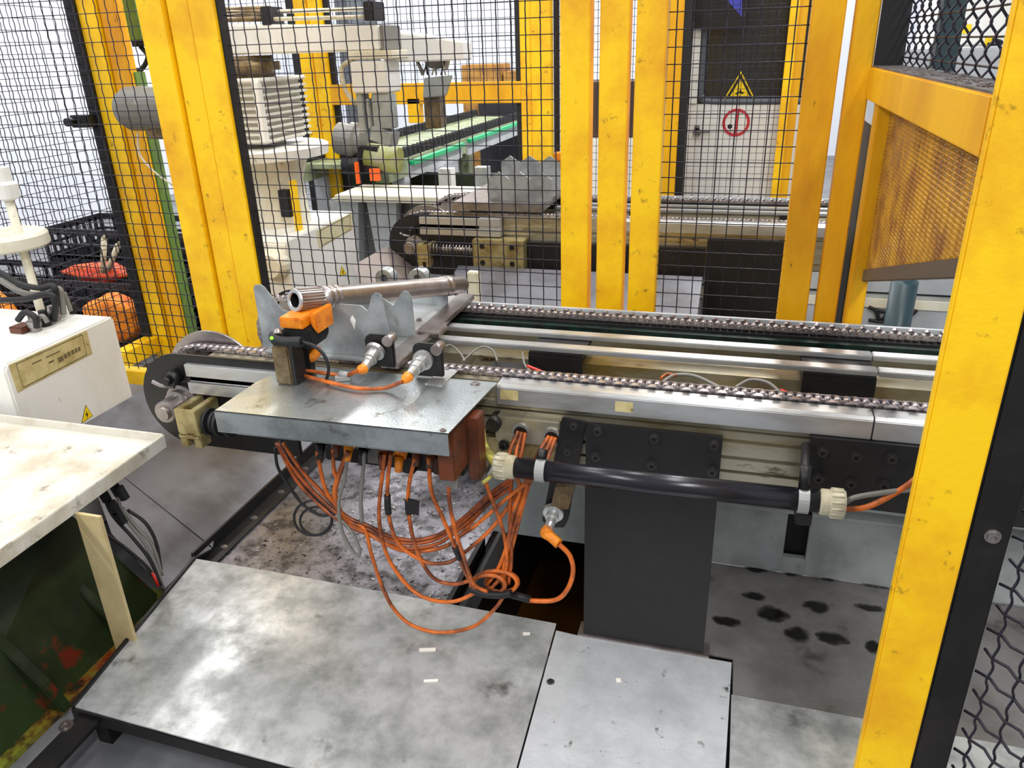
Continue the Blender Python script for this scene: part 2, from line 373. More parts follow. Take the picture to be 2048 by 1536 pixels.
chain('near front roller chain with bright tabs running along the galvanised cover', 1.705, -1.432, .726, .124, .852, 1.0, False, True)
chain('near rear roller chain with round caps in front of the yellow posts', 2.180, -1.432, .726, .124, .852, 1.0, True, True)
chain('front roller chain of the far conveyor behind the mesh', 3.655, -1.55, .70, .140, .846, 2.2, False, False)
chain('rear roller chain of the far conveyor before the warning sign cabinet', 4.130, -1.55, .70, .140, .846, 2.2, True, False)

# near front tension spring, flanges
sp = MB()
for k in range(5): sp.cyl((-1.318 + k * .017, 1.55, .705), (-1.309 + k * .017, 1.55, .705), .036 - (k % 2) * .006, n=18)
sp.build('tension_spring', BLKR, CONV)
sp = MB(); pts = []
for i in range(260):
    a = i / 260; pts.append((-1.45 + .22 * a, 3.50 + .022 * math.cos(a * 2 * PI * 13), .70 + .022 * math.sin(a * 2 * PI * 13)))
sp.tube(pts, .0035, 5); sp.cyl((-1.45, 3.5, .70), (-1.23, 3.5, .70), .012); sp.build('tension_spring', STEEL, CONF)
bp = MB(); bp.box(-1.23, -.972, 3.50, 3.59, .615, .752); bpo = bp.build('motor_plate', BRASS, CONF, .003)
for x in (-1.18, -1.03):
    for z in (.64, .72): MB().cyl((x, 3.497, z), (x, 3.502, z), .013, n=12).build('plate_hole', BLK, bpo)
bm_ = MB(); bm_.box(-.97, -.13, 3.56, 3.60, .60, .735); bm_.build('cover_plate', BLK, CONF)

# stickers on the near cover
for (x, y) in ((1000, 788), (1230, 812)):
    p = AY(x, y, 1.632); q = AY(x + 36, y + 3, 1.632)
    MB().box(p.x, q.x, 1.6325, 1.6345, p.z - .014, p.z + .011).build('sticker', LABELM, CONV)

# black bolted plates
ped = thing('support_pedestal', 'tall black steel plate pedestal under the near conveyor, six bolts at its top', 'pedestal', (-.147, 1.63, .14))
pedf = MB().box(-.305, .010, 1.614, 1.630, .142, .776).build('front_plate', PED, ped, .001)
MB().box(-.30, -.288, 1.63, 1.75, .142, .64).build('side_plate', PED, ped)
MB().box(-.006, .006, 1.63, 1.75, .142, .64).build('side_plate', PED, ped)
MB().box(-.32, .025, 1.606, 1.66, .1405, .146).build('base_flange', STEEL, ped, .001)
for (x, y) in ((1196, 861), (1309, 876), (1428, 889), (1193, 912), (1304, 929), (1424, 942)):
    p = AY(x, y, 1.614); bolt(pedf, p, (0, -1, 0), .0095, .012)
pl = thing('bolted_plate', 'black steel joint plate with six bolts on conveyor beside the yellow post', 'plate', (.55, 1.63, .7))
plb = MB().box(.197, .80, 1.620, 1.648, .630, .796).build('plate_body', PED, pl, .001)
for (x, y) in ((1645, 902), (1712, 912), (1783, 916), (1637, 955), (1702, 965), (1767, 969)):
    p = AY(x, y, 1.620); bolt(plb, p, (0, -1, 0), .0095, .012)
fp = MB(); fp.box(-.122, .211, 3.56, 3.585, 0, .775)
tag(fp.build('support_pedestal', PED), 'dark steel pedestal under the far conveyor, seen behind mesh', 'pedestal')

# ------------------------------------------------------------------ pale base frames
bf = thing('base_beam', 'pale grey steel base beam on the floor under the near conveyor', 'beam', (.2, 2.1, .14))
for a, b in ((-.70, .214), (.277, 1.2)): MB().box(a, b, 2.03, 2.05, .135, .345).build('web_panel', BASEW, bf, .001)
MB().box(-.70, 1.2, 2.022, 2.20, .345, .353).build('top_flange', BASEW, bf)
MB().box(.21, .28, 2.06, 2.07, .135, .345).build('slot_back', BLK, bf)
MB().box(.214, .277, 2.03, 2.05, .135, .19).build('web_panel', BASEW, bf)
for a, b in ((-.12, .34), (.343, 1.2)): MB().box(a, b, 2.055, 2.09, .365, .62).build('side_panel', PALE, bf, .001)
ff = thing('base_frame', 'pale grey stacked base panels under the far conveyor, right of the black pedestal', 'frame', (1, 3.7, 0))
for x0, x1 in ((.215, 2.2), (-1.1, -.125)):
    for z0, z1, y, m in ((.56, .645, 3.60, PALE), (.53, .548, 3.61, BASEW), (.487, .53, 3.60, CREAM), (.05, .484, 3.605, PALE)):
        MB().box(x0, x1, y, y + .10, z0, z1).build('base_panel', m, ff, .002)
    MB().box(x0, x1, 3.66, 3.72, .545, .565).build('dark_gap', BLK, ff)  # black strip set into the gap between the stacked panels
for (x, y) in (((1722, 615), 0), ((1722, 640), 0)): pass
cb = thing('valve_hoses', 'black branching hoses lying against pale panels left of the teal post', 'hoses', (.7, 3.5, .45))
for pts in ([(1738, 614), (1752, 622), (1758, 640)], [(1752, 620), (1775, 622), (1795, 600)], [(1765, 640), (1782, 622), (1795, 612)], [(1738, 640), (1760, 643), (1790, 645)], [(1812, 634), (1822, 630), (1834, 620)], [(1786, 592), (1784, 604), (1790, 612)]):
    MB().tube(smooth([AY(x, y, 3.592) for x, y in pts], 5), .009, 6).build('hose', BLKR, cb)
p0 = AY(1814, 540, 3.0); tp = MB(); tp.cyl((p0.x, 3.0, 0), (p0.x, 3.0, .78), .046, n=20); tp.cyl((p0.x, 3.0, 0), (p0.x, 3.0, .015), .09, n=20)
tag(tp.build('round_post', TEAL), 'dark teal round post below the yellow grille panel', 'post')

# ------------------------------------------------------------------ deck, floor sheet, trays
dk = thing('deck_plate', 'large stained galvanised deck plate at bottom left with a diagonal crease', 'plate', (-1, 1.3, .14))
zt = .14
a = [(-1.575, 1.668, zt - .012), (-1.293, 1.655, zt), (-1.045, 1.045, zt), (-1.482, 1.068, zt - .012)]
b = [(-1.293, 1.655, zt), (-.386, 1.640, zt), (-.362, 1.03, zt), (-1.045, 1.045, zt)]
m = MB()
for q in (a, b): m.quadbox([Vector(v) - Vector((0, 0, .004)) for v in q][::-1] + [Vector(v) for v in q][::-1])
m.build('plate_sheet', DECK, dk)
m = MB(); m.quadbox([Vector(v) for v in ((-1.49, 1.062, .09), (-.36, 1.025, .10), (-.36, 1.032, .10), (-1.485, 1.07, .09), (-1.49, 1.062, .124), (-.36, 1.025, .137), (-.36, 1.032, .137), (-1.485, 1.07, .124))])
m.build('front_lip', BLK, dk)
m = MB(); m.quadbox([Vector(v) for v in ((-1.585, 1.67, .09), (-1.577, 1.67, .09), (-1.482, 1.066, .09), (-1.492, 1.066, .09), (-1.585, 1.67, .135), (-1.577, 1.67, .135), (-1.482, 1.066, .135), (-1.492, 1.066, .135))])
m.build('side_lip', BLK, dk)
for (x, y) in ((1102, 1364), (1440, 1455)): pass
d2 = MB(); q = [(-.380, 1.612), (-.305, 1.606), (.082, 1.606), (.072, 1.03), (-.357, 1.03)]
tag(d2.prism([Vector((x, y, .136)) for x, y in q][::-1], (0, 0, .005)).build('deck_plate', DECKL), 'pale deck plate in front of the black pedestal between two seams', 'plate')
d3 = thing('floor_sheet', 'oily dark-spotted floor sheet to the right of the black pedestal', 'plate', (.5, 1.5, .14))
m = MB(); m.prism([Vector(v) for v in ((.086, 1.03, .133), (1.6, 1.03, .133), (1.6, 1.50, .133), (.084, 1.50, .133))], (0, 0, .005)); m.build('front_sheet', DECK, d3)
m = MB(); m.prism([Vector(v) for v in ((.088, 1.46, .128), (1.6, 1.46, .128), (1.6, 2.03, .128), (-.30, 2.03, .128), (-.30, 1.64, .128), (.085, 1.63, .128))], (0, 0, .004)); m.build('rear_sheet', FSHEET, d3)
for (x, y, rx, ry) in ((1510, 1192, 22, 8), (1545, 1228, 28, 15), (1632, 1212, 24, 12), (1455, 1243, 26, 9), (1595, 1268, 24, 14), (1665, 1276, 30, 11), (1740, 1216, 28, 6), (1745, 1292, 14, 12), (1655, 1152, 24, 9), (1750, 1165, 26, 10), (1582, 1142, 18, 9), (1512, 1137, 20, 7)):
    rx *= 1.35; ry *= 1.35; c = AZ(x, y, .133); e = AZ(x + rx, y, .133); f = AZ(x, y + ry, .133); m = MB()
    m.prism([Vector((c.x + (e.x - c.x) * math.cos(t) * (1 + .12 * math.sin(3 * t)), c.y + abs(f.y - c.y) * math.sin(t), .1322)) for t in [2 * PI * i / 18 for i in range(18)]], (0, 0, .0014))
    m.build('dark_oval', OVALM, d3)  # flat dark oval that fades out toward its rim
for (x, y) in ((1101, 1364),): bolt(dk, AZ(x, y, .14), (0, 0, 1), .008, .004)
sb = thing('support_strut', 'dark bolted steel strut under the corner of the stained deck plate', 'strut', (-1.5, 1.05, 0))
pA = AZ(205, 1415, .10); pB = AZ(90, 1536, .10)
dd = (pB - pA).normalized(); nn = Vector((dd.y, -dd.x, 0)) * .035
MB().prism([pA - nn, pA + nn, pB + nn + dd * .3, pB - nn + dd * .3], (0, 0, .012)).build('strut_bar', BLK, sb, .002)
MB().box(pA.x - .02, pA.x + .02, pA.y - .02, pA.y + .02, 0, .10).build('strut_foot', BLK, sb)
bolt(sb, AZ(132, 1452, .112), (0, 0, 1), .013, .008, STEEL)
tr = thing('chip_tray', 'shiny tray covered in wet metal swarf beneath the orange cables', 'tray', (-1.1, 2, .05))
m = MB(); m.prism([Vector(v) for v in ((-1.60, 1.5, .06), (-.72, 1.5, .06), (-.72, 2.75, .06), (-1.60, 2.75, .06))], (0, 0, .012)); m.build('tray_floor', TRAYM, tr)
m = MB(); m.box(-.735, -.72, 1.55, 2.03, .04, .105); m.build('tray_rim', BLK, tr)
rnd = random.Random(3); m = MB()
for i in range(420):
    x, y = rnd.uniform(-1.52, -.76), rnd.uniform(1.66, 2.35); s = rnd.uniform(.002, .006); a = rnd.uniform(0, PI)
    m.box(x - s, x + s, y - s * .5, y + s * .5, .0705, .0725 + rnd.random() * .003, Matrix.Rotation(a, 3, 'Z') @ Matrix.Rotation(rnd.uniform(-.4, .4), 3, 'X'))
m.build('metal_swarf', STEEL, tr, kind='stuff')
an = thing('edge_angle', 'black bolted angle bar along the edge of the grey sloping chute', 'angle bar', (-1.6, 2, .08))
m = MB(); m.box(-1.612, -1.548, 1.69, 2.75, .072, .080); m.box(-1.612, -1.604, 1.69, 2.75, .072, .128); m.build('angle_bar', BLK, an)
for y in (1.80, 1.98, 2.16, 2.34): bolt(an, (-1.575, y, .08), (0, 0, 1), .009, .006, STEEL)
ch = thing('sloping_chute', 'grey oily steel chute sloping down under the conveyor tail', 'chute', (-2, 2, .1))
def cz(x): return .105 + (-1.608 - x) * (.30 / .60)

def on_chute(x, y): r = ray(x, y); return CAM + r * ((-.699 - CAM.z) / (r.z + .5 * r.x))
def chute_xy(x, y): return Vector((x, y, cz(x)))
MB().prism([on_chute(202, 919), on_chute(426, 1097), chute_xy(-1.608, 1.80), chute_xy(-1.608, 2.66), chute_xy(-2.196, 2.66), chute_xy(-2.196, 1.95)], (0, 0, .005)).build('chute_plate', CHUTE, ch)
MB().prism([on_chute(*q) for q in ((203, 921), (424, 1099), (396, 1114), (330, 1180), (224, 1070), (180, 950))], (0, 0, .005)).build('chute_plate', CHUTE, ch)
for (x, y, sx, sy, lab) in ((1053, 1268, .010, .005, 'small white paper scrap on the deck plate near the seam'), (1237, 1361, .006, .006, 'small white paper flake on the pale deck plate before the pedestal'),
                      (855, 1300, .022, .006, 'torn whitish sliver on the deck plate below the lowest orange cable'), (862, 1362, .018, .004, 'faint whitish strip on the deck plate, lowest of the scraps')):
    p = AZ(x, y, .1405); m = MB(); m.box(p.x - sx, p.x + sx, p.y - sy, p.y + sy, .1405, .1425, Matrix.Rotation(.3, 3, 'Z'))
    tag(m.build('paper_scrap', PAPER), lab, 'scrap')

# ------------------------------------------------------------------ galvanised sensor cover on the near conveyor
gc = thing('sensor_cover', 'galvanised sheet cover jutting out from the near conveyor with a folded front edge', 'cover', (-.8, 1.45, .8))
top = [(-1.117, 1.338), (-.550, 1.349), (-.528, 1.632), (-1.085, 1.632), (-1.117, 1.505)]
MB().prism([Vector((x, y, .853)) for x, y in top], (0, 0, .003)).build('top_sheet', GALV, gc)
fx = Vector((.567, .011, 0)).normalized(); fn = Vector((-fx.y, fx.x, 0))
A = Vector((-1.117, 1.338, 0)); B = Vector((-.550, 1.349, 0))
MB().prism([A + Vector((0, 0, .802)), B + Vector((0, 0, .802)), B + Vector((0, 0, .856)), A + Vector((0, 0, .856))], fn * .003).build('front_flange', GALV, gc)
MB().prism([A + fx * .05 + Vector((0, 0, .801)), B - fx * .04 + Vector((0, 0, .801)), B - fx * .04 + Vector((0, 0, .804)), A + fx * .05 + Vector((0, 0, .804))], fn * .02).build('return_lip', GALV, gc)
q = [AZ(850, 768, .857), AZ(884, 772, .857), AZ(918, 740, .857), AZ(884, 738, .857)]
MB().prism([Vector((v.x, v.y, .8562)) for v in q][::-1], (0, 0, .002)).build('small_plate', ALUC, gc)
bolt(gc, AZ(950, 768, .856), (0, 0, 1), .010, .004, STEEL); bolt(gc, AZ(886, 861, .856), (0, 0, 1), .006, .003, STEEL); bolt(gc, AZ(775, 740, .856), (0, 0, 1), .005, .003)
# under the cover
vb = thing('terminal_block', 'oily orange-brown distribution block beneath the right end of the cover', 'block', (-.57, 1.45, .7))
m = MB(); m.box(-.588, -.548, 1.372, 1.50, .725, .848); m.build('block_body', ORGB, vb, .003)
m = MB(); m.box(-.548, -.522, 1.46, 1.51, .68, .84); m.build('block_flange', ORGB, vb, .002)
a = AY(650, 905, 1.53); b = AY(905, 958, 1.53)
MB().box(a.x, b.x + .03, 1.53, 1.60, b.z + .01, .80).build('mounting_rail', BLK, vb, .003)
for i, (x, y) in enumerate(((637, 905), (668, 900), (693, 908), (722, 916), (763, 925), (795, 930), (830, 918), (857, 922))):
    q = AY(x, y, 1.47); m = MB(); m.cyl((q.x, 1.53, q.z + .045), (q.x, 1.485, q.z + .015), .017, n=12); m.cyl((q.x, 1.485, q.z + .015), (q.x, 1.47, q.z - .02), .013, .008, n=12)
    m.build('plug', (BLK, ORGB, ORGP, BLK, ORGB, ORGP, ORGB, ORGB)[i], vb)
for i, (x, y) in enumerate(((745, 912), (815, 932), (878, 935))):
    q = AY(x, y, 1.50); m = MB(); m.box(q.x - .016, q.x + .016, 1.50, 1.53, q.z - .022, q.z + .025); m.build('terminal_box', (GREYC, BLK, ORGB)[i], vb, .002)
hb = MB(); hb.box(-1.13, -.98, 1.57, 1.645, .675, .755)
hbt = thing('bearing_plate', 'yellowed steel plate with a dark hole under the left end of the cover', 'plate', (-1.05, 1.6, .68))
hb.build('plate_body', BRASS, hbt, .002); MB().cyl((-1.06, 1.567, .715), (-1.06, 1.572, .715), .022, n=16).build('plate_hole', BLK, hbt); bolt(hbt, (-1.035, 1.57, .69), (0, -1, 0), .007, .006, STEEL)

# ------------------------------------------------------------------ workpiece carrier and hollow shaft
ca = thing('workpiece_carrier', 'steel workpiece carrier with notched upright plates holding the splined shaft', 'carrier', (-1, 1.95, .865))
MB().box(-1.19, -.83, 1.665, 2.235, .866, .874).build('base_plate', ALUC, ca, .001)
MB().box(-.842, -.790, 1.645, 2.245, .862, .880).build('side_bar', STEEL, ca, .002)
MB().box(-.83, -.765, 1.86, 1.935, .868, .884).build('side_lug', STEEL, ca, .003)
def support(y, poly, nm='support_plate'):
    m = MB(); m.prism([Vector((x, y, z)) for x, z in poly], (0, .004, 0)); return m.build(nm, GALVP, ca, .0008)
support(1.685, [(-1.205, .874), (-.818, .874), (-.838, 1.040), (-.845, 1.047), (-.858, 1.047), (-.866, 1.040), (-.882, .998), (-.90, 1.012), (-.96, 1.012), (-1.035, .972), (-1.13, .985), (-1.172, 1.045), (-1.183, 1.052), (-1.200, 1.050), (-1.206, 1.04)])
support(1.845, [(-1.18, .874), (-.827, .874), (-.830, .985), (-.838, 1.004), (-.852, 1.004), (-.862, .996), (-.885, .962), (-.93, .99), (-1.03, .955), (-1.12, .96), (-1.17, .99)])
support(2.130, [(-1.08, .874), (-.838, .874), (-.836, .925), (-.842, .934), (-.858, .934), (-.885, .900), (-.93, .93), (-1.0, .925), (-1.07, .92)])
m = MB(); m.box(-.935, -.928, 1.684, 1.686, .955, .99); 
q = [(-.934, .972), (-.926, .985), (-.918, .972), (-.924, .945)]
m2 = MB(); m2.prism([Vector((x, 1.6845, z)) for x, z in q], (0, .001, 0)); m.bm.free(); m2.build('plate_hole', WHITE, ca)
for (x, y) in ((842, 672), (838, 641)): bolt(ca, AZ(x, y, .874), (0, 0, 1), .007, .006, STEEL)
S0 = AY(588, 601, 1.605); S1 = AY(925, 569, 2.20)
sd = (S1 - S0).normalized(); Ls = (S1 - S0).length
sh = thing('splined_shaft', 'hollow steel shaft with splined end lying across the carrier plates', 'shaft', S0)
m = MB(); m.lathe(S0 + sd * .075, sd, [(0, .0285), (.018, .0285), (.02, .0305), (.026, .0305), (.028, .0285), (.036, .0285), (.038, .0305), (.044, .0305), (.046, .0285), (.054, .0285), (.056, .0300), (.062, .0300), (.066, .0285), (Ls - .175, .0285), (Ls - .173, .031), (Ls - .165, .031), (Ls - .163, .0285), (Ls - .155, .0285), (Ls - .153, .031), (Ls - .14, .031), (Ls - .138, .026), (Ls - .075, .026)], 32)
o = m.build('shaft_body', STEEL, sh)
for f in o.data.polygons: f.use_smooth = len(f.vertices) == 4
u = sd.orthogonal().normalized(); v = sd.cross(u); m = MB(); n = 96; ro = []
for t in (.004, .076):
    ro.append([m.bm.verts.new(S0 + sd * t + (u * math.cos(2 * PI * i / n) + v * math.sin(2 * PI * i / n)) * (.0305 if i % 4 < 2 else .0285)) for i in range(n)])
for i in range(n): m.bm.faces.new((ro[0][i], ro[0][(i + 1) % n], ro[1][(i + 1) % n], ro[1][i]))
m.bm.faces.new(ro[1]); m.build('spline_end', STEEL, sh)
m = MB(); k = 40; rings = []
for t, r in ((.004, .0295), (0, .027), (0, .0195), (.003, .0178)):
    rings.append([m.bm.verts.new(S0 + sd * t + (u * math.cos(2 * PI * i / k) + v * math.sin(2 * PI * i / k)) * r) for i in range(k)])
for a_, b_ in zip(rings, rings[1:]):
    for i in range(k): m.bm.faces.new((a_[i], a_[(i + 1) % k], b_[(i + 1) % k], b_[i]))
m.build('bore_ring', ALUC, sh)
m = MB(); m.cyl(S0 + sd * .003, S0 + sd * .06, .0178, n=40, caps=False); m.build('bore_wall', BLKR, sh)
MB().cyl(S0 + sd * .058, S0 + sd * .06, .0178, n=24).build('bore_bottom', BLKR, sh)

# ------------------------------------------------------------------ optical sensor and its bracket
os_ = thing('photo_sensor', 'orange and black optical sensor under the shaft end, on a stained bracket', 'sensor', (-1.07, 1.6, .856))
def hexa(x0, x1, y0, y1, z0, z1, dx=0): return [Vector(p) for p in ((x0, y0, z0), (x1, y0, z0), (x1, y1, z0), (x0, y1, z0), (x0 + dx, y0, z1), (x1 + dx, y0, z1), (x1 + dx, y1, z1), (x0 + dx, y1, z1))]
P1 = AY(557, 640, 1.55); P2 = AY(604, 640, 1.55)
x0, x1 = P1.x, P2.x; zt_ = AY(575, 636, 1.55).z
MB().quadbox(hexa(x0, x1, 1.55, 1.66, zt_ - .028, zt_)).build('sensor_cap', ORGP, os_, .003)
xw = AY(668, 640, 1.66).x
MB().prism([Vector((x1 + .006, 1.575, zt_ + .004)), Vector((xw, 1.575, zt_ + .008)), Vector((xw, 1.575, zt_ - .048)), Vector((x1 + .006, 1.575, zt_ - .026))], (0, .085, 0)).build('sensor_wing', ORGP, os_, .003)
MB().prism([Vector((x0 + .004, 1.556, zt_ - .029)), Vector((x1 + .01, 1.556, zt_ - .029)), Vector((xw - .008, 1.556, zt_ - .062)), Vector((xw - .02, 1.556, zt_ - .085)), Vector((x0 + .02, 1.556, zt_ - .070)), Vector((x0 - .004, 1.556, zt_ - .055))], (0, .09, 0)).build('sensor_body', BLKR, os_, .003)
MB().box(xw - .055, xw - .035, 1.575, 1.60, .857, zt_ - .06).build('sensor_foot', BLK, os_, .001)
b0 = AZ(553, 768, .856); b1 = AZ(590, 768, .856)
MB().box(b0.x, b1.x, b0.y, b0.y + .045, .856, .956).build('bracket_post', RUST, os_, .004)
MB().box(b1.x, b1.x + .012, b0.y + .004, b0.y + .05, .856, .97).build('bracket_side', BLK, os_, .002)
cs = thing('cable_connector', 'black angled cable plug with green light on the stained bracket', 'connector', AY(560, 683, 1.52))
yy = b0.y + .015
m = MB(); m.tube(smooth([AY(548, 672, yy + .02), AY(552, 680, yy), AY(566, 684, yy), AY(592, 684, yy), AY(604, 684, yy)], 5), .0135, 12); m.build('plug_body', BLKR, cs)
m = MB(); m.cyl(AY(556, 672, yy + .01), AY(556, 662, yy + .02), .012, n=14); m.build('lock_nut', STEEL, cs)
m = MB(); q = AY(544, 676, yy - .014); m.lathe(q, (0, -1, .3), [(0, .004), (.003, .004), (.004, .003)], 10); m.build('status_light', LED, cs)
m = MB(); m.tube(smooth([AY(604, 684, yy), AY(628, 692, yy), AY(648, 710, yy), AY(657, 735, yy), AY(653, 758, yy + .03), AY(642, 766, yy + .05)], 8), .0042, 8); m.build('cord', BLKR, cs)

def prox(label, px, py, ends, cable, y0, y1):
    t = thing('proximity_sensor', label, 'sensor', AZ(px, py, .86))
    c = AY(px, py, y0)
    m = MB(); poly = [Vector((c.x + a, y0, c.z + b)) for a, b in ((-.030, -.045), (-.030, .028), (-.018, .040), (.036, .040), (.048, .028), (.048, -.045))]
    m.prism(poly, (0, .012, 0)); m.build('mount_plate', BLK, t, .003)
    m = MB(); m.cyl((c.x + .034, y0 - .004, c.z + .026), (c.x + .034, y0 + .030, c.z + .026), .014, n=18); m.build('side_boss', STEEL, t)
    e = AY(ends[0], ends[1], y1); d = (e - c)
    m = MB(); m.lathe(c, d, [(0, .026), (.010, .026), (.011, .017), (.03, .017), (.031, .0185), (.036, .0185), (.037, .015), (d.length * .66, .015), (d.length * .67, .0125), (d.length, .0115)], 18); m.build('sensor_barrel', ALUC, t)
    e2 = AY(ends[2], ends[3], y1 - .02); m = MB(); m.lathe(e, e2 - e, [(0, .0135), ((e2 - e).length * .6, .012), ((e2 - e).length, .006)], 12); m.build('orange_plug', ORGP, t)
    m = MB(); m.tube(smooth([e2 + (e2 - e) * .0] + [AZ(x, y, z) for x, y, z in cable], 8), .0052, 8); m.build('cable', ORG, t)
prox('left proximity sensor before the carrier, its short orange cable running to the grey tie', 752, 700, (728, 737, 716, 742), [(690, 751, .866), (660, 748, .866), (620, 742, .868), (592, 738, .868)], 1.64, 1.575)
prox('right proximity sensor before the carrier, its orange cable sweeping in a long arc', 848, 718, (818, 752, 806, 763), [(770, 776, .866), (720, 777, .866), (680, 770, .866), (640, 760, .866), (592, 747, .868)], 1.62, 1.53)
m = MB(); m.tube([AZ(680, 748, .868), AZ(698, 752, .866)], .010, 8); q = AZ(686, 753, .866); m.box(q.x - .02, q.x + .016, q.y - .010, q.y + .010, .857, .866, Matrix.Rotation(.5, 3, 'Z'))
tag(m.build('cable_tag', CLEAR), 'crumpled whitish tag tied on the short orange cable', 'tag')
st = thing('sensor_plug', 'orange plug behind the stained bracket leading to the black sensor foot', 'plug', AZ(620, 720, .86))
e = AY(598, 728, 1.585); c = AY(640, 700, 1.60); MB().lathe(e, c - e, [(0, .008), (.01, .015), (.045, .016), ((c - e).length, .012)], 14).build('plug_body', ORGP, st)

# ------------------------------------------------------------------ black conduit tube with cream end nuts
ct = thing('conduit_tube', 'black shiny tube with cream ridged end nuts clamped before the pedestal', 'tube', (-.1, 1.5, .7))
T0 = AY(1030, 935, 1.5); T1 = AY(1640, 1003, 1.5); td = (T1 - T0).normalized()
MB().cyl(T0, T1, .0245, n=28).build('tube_body', TUBEB, ct)
def nut(a, d, L):
    m = MB(); m.lathe(a, d, [(0, .028), (.004, .0305), (L * .55, .0305), (L * .6, .028), (L - .004, .028), (L, .024)], 28); 
    for i in range(14):
        k = 2 * PI * i / 14; uu = Vector(d).orthogonal().normalized(); vv = Vector(d).normalized().cross(uu); c = Vector(a) + (uu * math.cos(k) + vv * math.sin(k)) * .0305
        m.tube([c + Vector(d).normalized() * .004, c + Vector(d).normalized() * L * .55], .0025, 5)
    return m
nut(T0 - td * .048, td, .05).build('end_nut', PVC, ct); nut(T1 + td * .048, -td, .05).build('end_nut', PVC, ct)
for (x, y, bx, by) in ((1082, 940, 1082, 914), (1605, 1000, 1607, 945)):
    c = AY(x, y, 1.5); m = MB(); m.lathe(c - td * .010, td, [(0, .0245), (0, .029), (.022, .029), (.022, .0245)], 24); m.build('clamp_ring', CLEAR, ct)
    q = AY(bx, by, 1.5); m = MB(); m.cyl((c.x, 1.5, c.z + .026), (c.x, 1.52, q.z + .006), .012, n=14); m.build('clamp_stud', BLK, ct)
m = MB(); c = AY(1607, 1000, 1.5); m.cyl((c.x, 1.5, c.z + .03), (c.x + .002, 1.61, c.z + .075), .010, n=12); m.build('clamp_bracket', BLK, ct)
m = MB(); c = AY(1607, 1035, 1.5); m.box(c.x - .016, c.x + .016, 1.49, 1.60, c.z - .015, c.z + .015); m.build('clamp_foot', BLK, ct, .002)
m = MB(); m.tube(smooth([T1 + td * .045 - Vector((0, 0, .012)), AY(1730, 1015, 1.5), AY(1780, 992, 1.5), AY(1830, 958, 1.5), AY(1880, 900, 1.52)], 6), .0062, 8)
tag(m.build('sensor_cable', ORG), 'orange cable leaving the right end nut of the black tube', 'cable')
m = MB(); m.tube(smooth([T1 + td * .045, AY(1710, 995, 1.5), AY(1770, 985, 1.5), AY(1835, 978, 1.5), AY(1880, 975, 1.5)], 6), .006, 8)
tag(m.build('grey_cable', GREYC), 'grey cable leaving the right end nut of the black tube', 'cable')
m = MB(); m.tube(smooth([T0 - td * .045, AY(982, 915, 1.52), AY(966, 888, 1.56), AY(962, 860, 1.6)], 6), .011, 8)
m.tube(smooth([T0 - td * .045 - Vector((0, 0, .01)), AY(985, 950, 1.49), AY(965, 966, 1.48)], 6), .005, 6)
tag(m.build('yellow_cable', mat('yellow_green_cable', (196, 190, 92), 0.5, 0, (120, 110, 50), 30)), 'yellowish cables at the left end nut of the black tube', 'cable')

# cable block with two holes, sensor arm
hbk = thing('cable_block', 'yellowed aluminium block with two round holes full of orange cables', 'block', (-.45, 1.64, .7))
pa = AY(990, 843, 1.625); pb = AY(1120, 890, 1.625)
MB().box(pa.x, pb.x, 1.622, 1.66, .700, .770).build('block_body', ALU, hbk, .003)
for (x, y) in ((1042, 862), (1104, 872)):
    c = AY(x, y, 1.62); hr = MB().cyl((c.x, 1.616, c.z), (c.x, 1.623, c.z), .022, n=22).build('hole_rim', ALUC, hbk); MB().cyl((c.x, 1.6145, c.z - .003), (c.x, 1.617, c.z - .003), .017, n=20).build('hole', BLK, hr)
c = AY(985, 852, 1.6); MB().cyl((c.x, 1.60, c.z), (c.x, 1.65, c.z), .018, n=14).build('round_socket', BLK, hbk)
MB().box(pa.x - .03, pb.x, 1.64, 1.66, .655, .70).build('lower_plate', BRASS, hbk)
bolt(hbk, AY(1037, 893, 1.63), (0, -1, 0), .012, .012, STEEL); bolt(hbk, AY(1008, 890, 1.62), (0, -1, 0), .010, .012, BLK)
ar = thing('angled_sensor', 'black tilted arm carrying an angled proximity sensor beside the pedestal', 'sensor', (-.37, 1.6, .46))
q = [AY(1124, 836, 1.61), AY(1172, 846, 1.61), AY(1136, 1040, 1.61), AY(1128, 1056, 1.61), AY(1098, 1056, 1.61), AY(1084, 1042, 1.61)]
MB().prism(q, (0, .012, 0)).build('arm_plate', BLK, ar, .002)
q = [AY(1114, 965, 1.605), AY(1154, 962, 1.605), AY(1140, 1012, 1.605), AY(1104, 1010, 1.605)]
MB().prism(q, (0, -.02, 0)).build('brown_block', RUST, ar, .002)
for (x, y) in ((1148, 852), (1136, 903)): bolt(ar, AY(x, y, 1.61), (0, -1, 0), .008, .008)
c = AY(1108, 1022, 1.60); e = AY(1098, 1056, 1.54); d = e - c
MB().lathe(c, d, [(0, .026), (.012, .026), (.013, .016), (.03, .016), (.031, .0125), (d.length * .8, .0125), (d.length, .009)], 18).build('sensor_barrel', ALUC, ar)
e2 = AY(1118, 1088, 1.52); m = MB(); m.tube(smooth([e, AY(1090, 1066, 1.535), AY(1102, 1074, 1.53), e2], 5), .013, 10); m.build('orange_plug', ORGP, ar)
m = MB(); m.tube(smooth([e2, AY(1140, 1112, 1.52), AY(1146, 1145, 1.52), AY(1134, 1180, 1.52), AY(1110, 1200, 1.52), AY(1062, 1201, 1.52), AY(1035, 1193, 1.52)], 8), .0062, 8); m.build('cable', ORG, ar)
m = MB(); m.tube([AY(1020, 1188, 1.52), AY(1060, 1199, 1.52)], .010, 8); m.build('cable_sleeve', BLKR, ar)

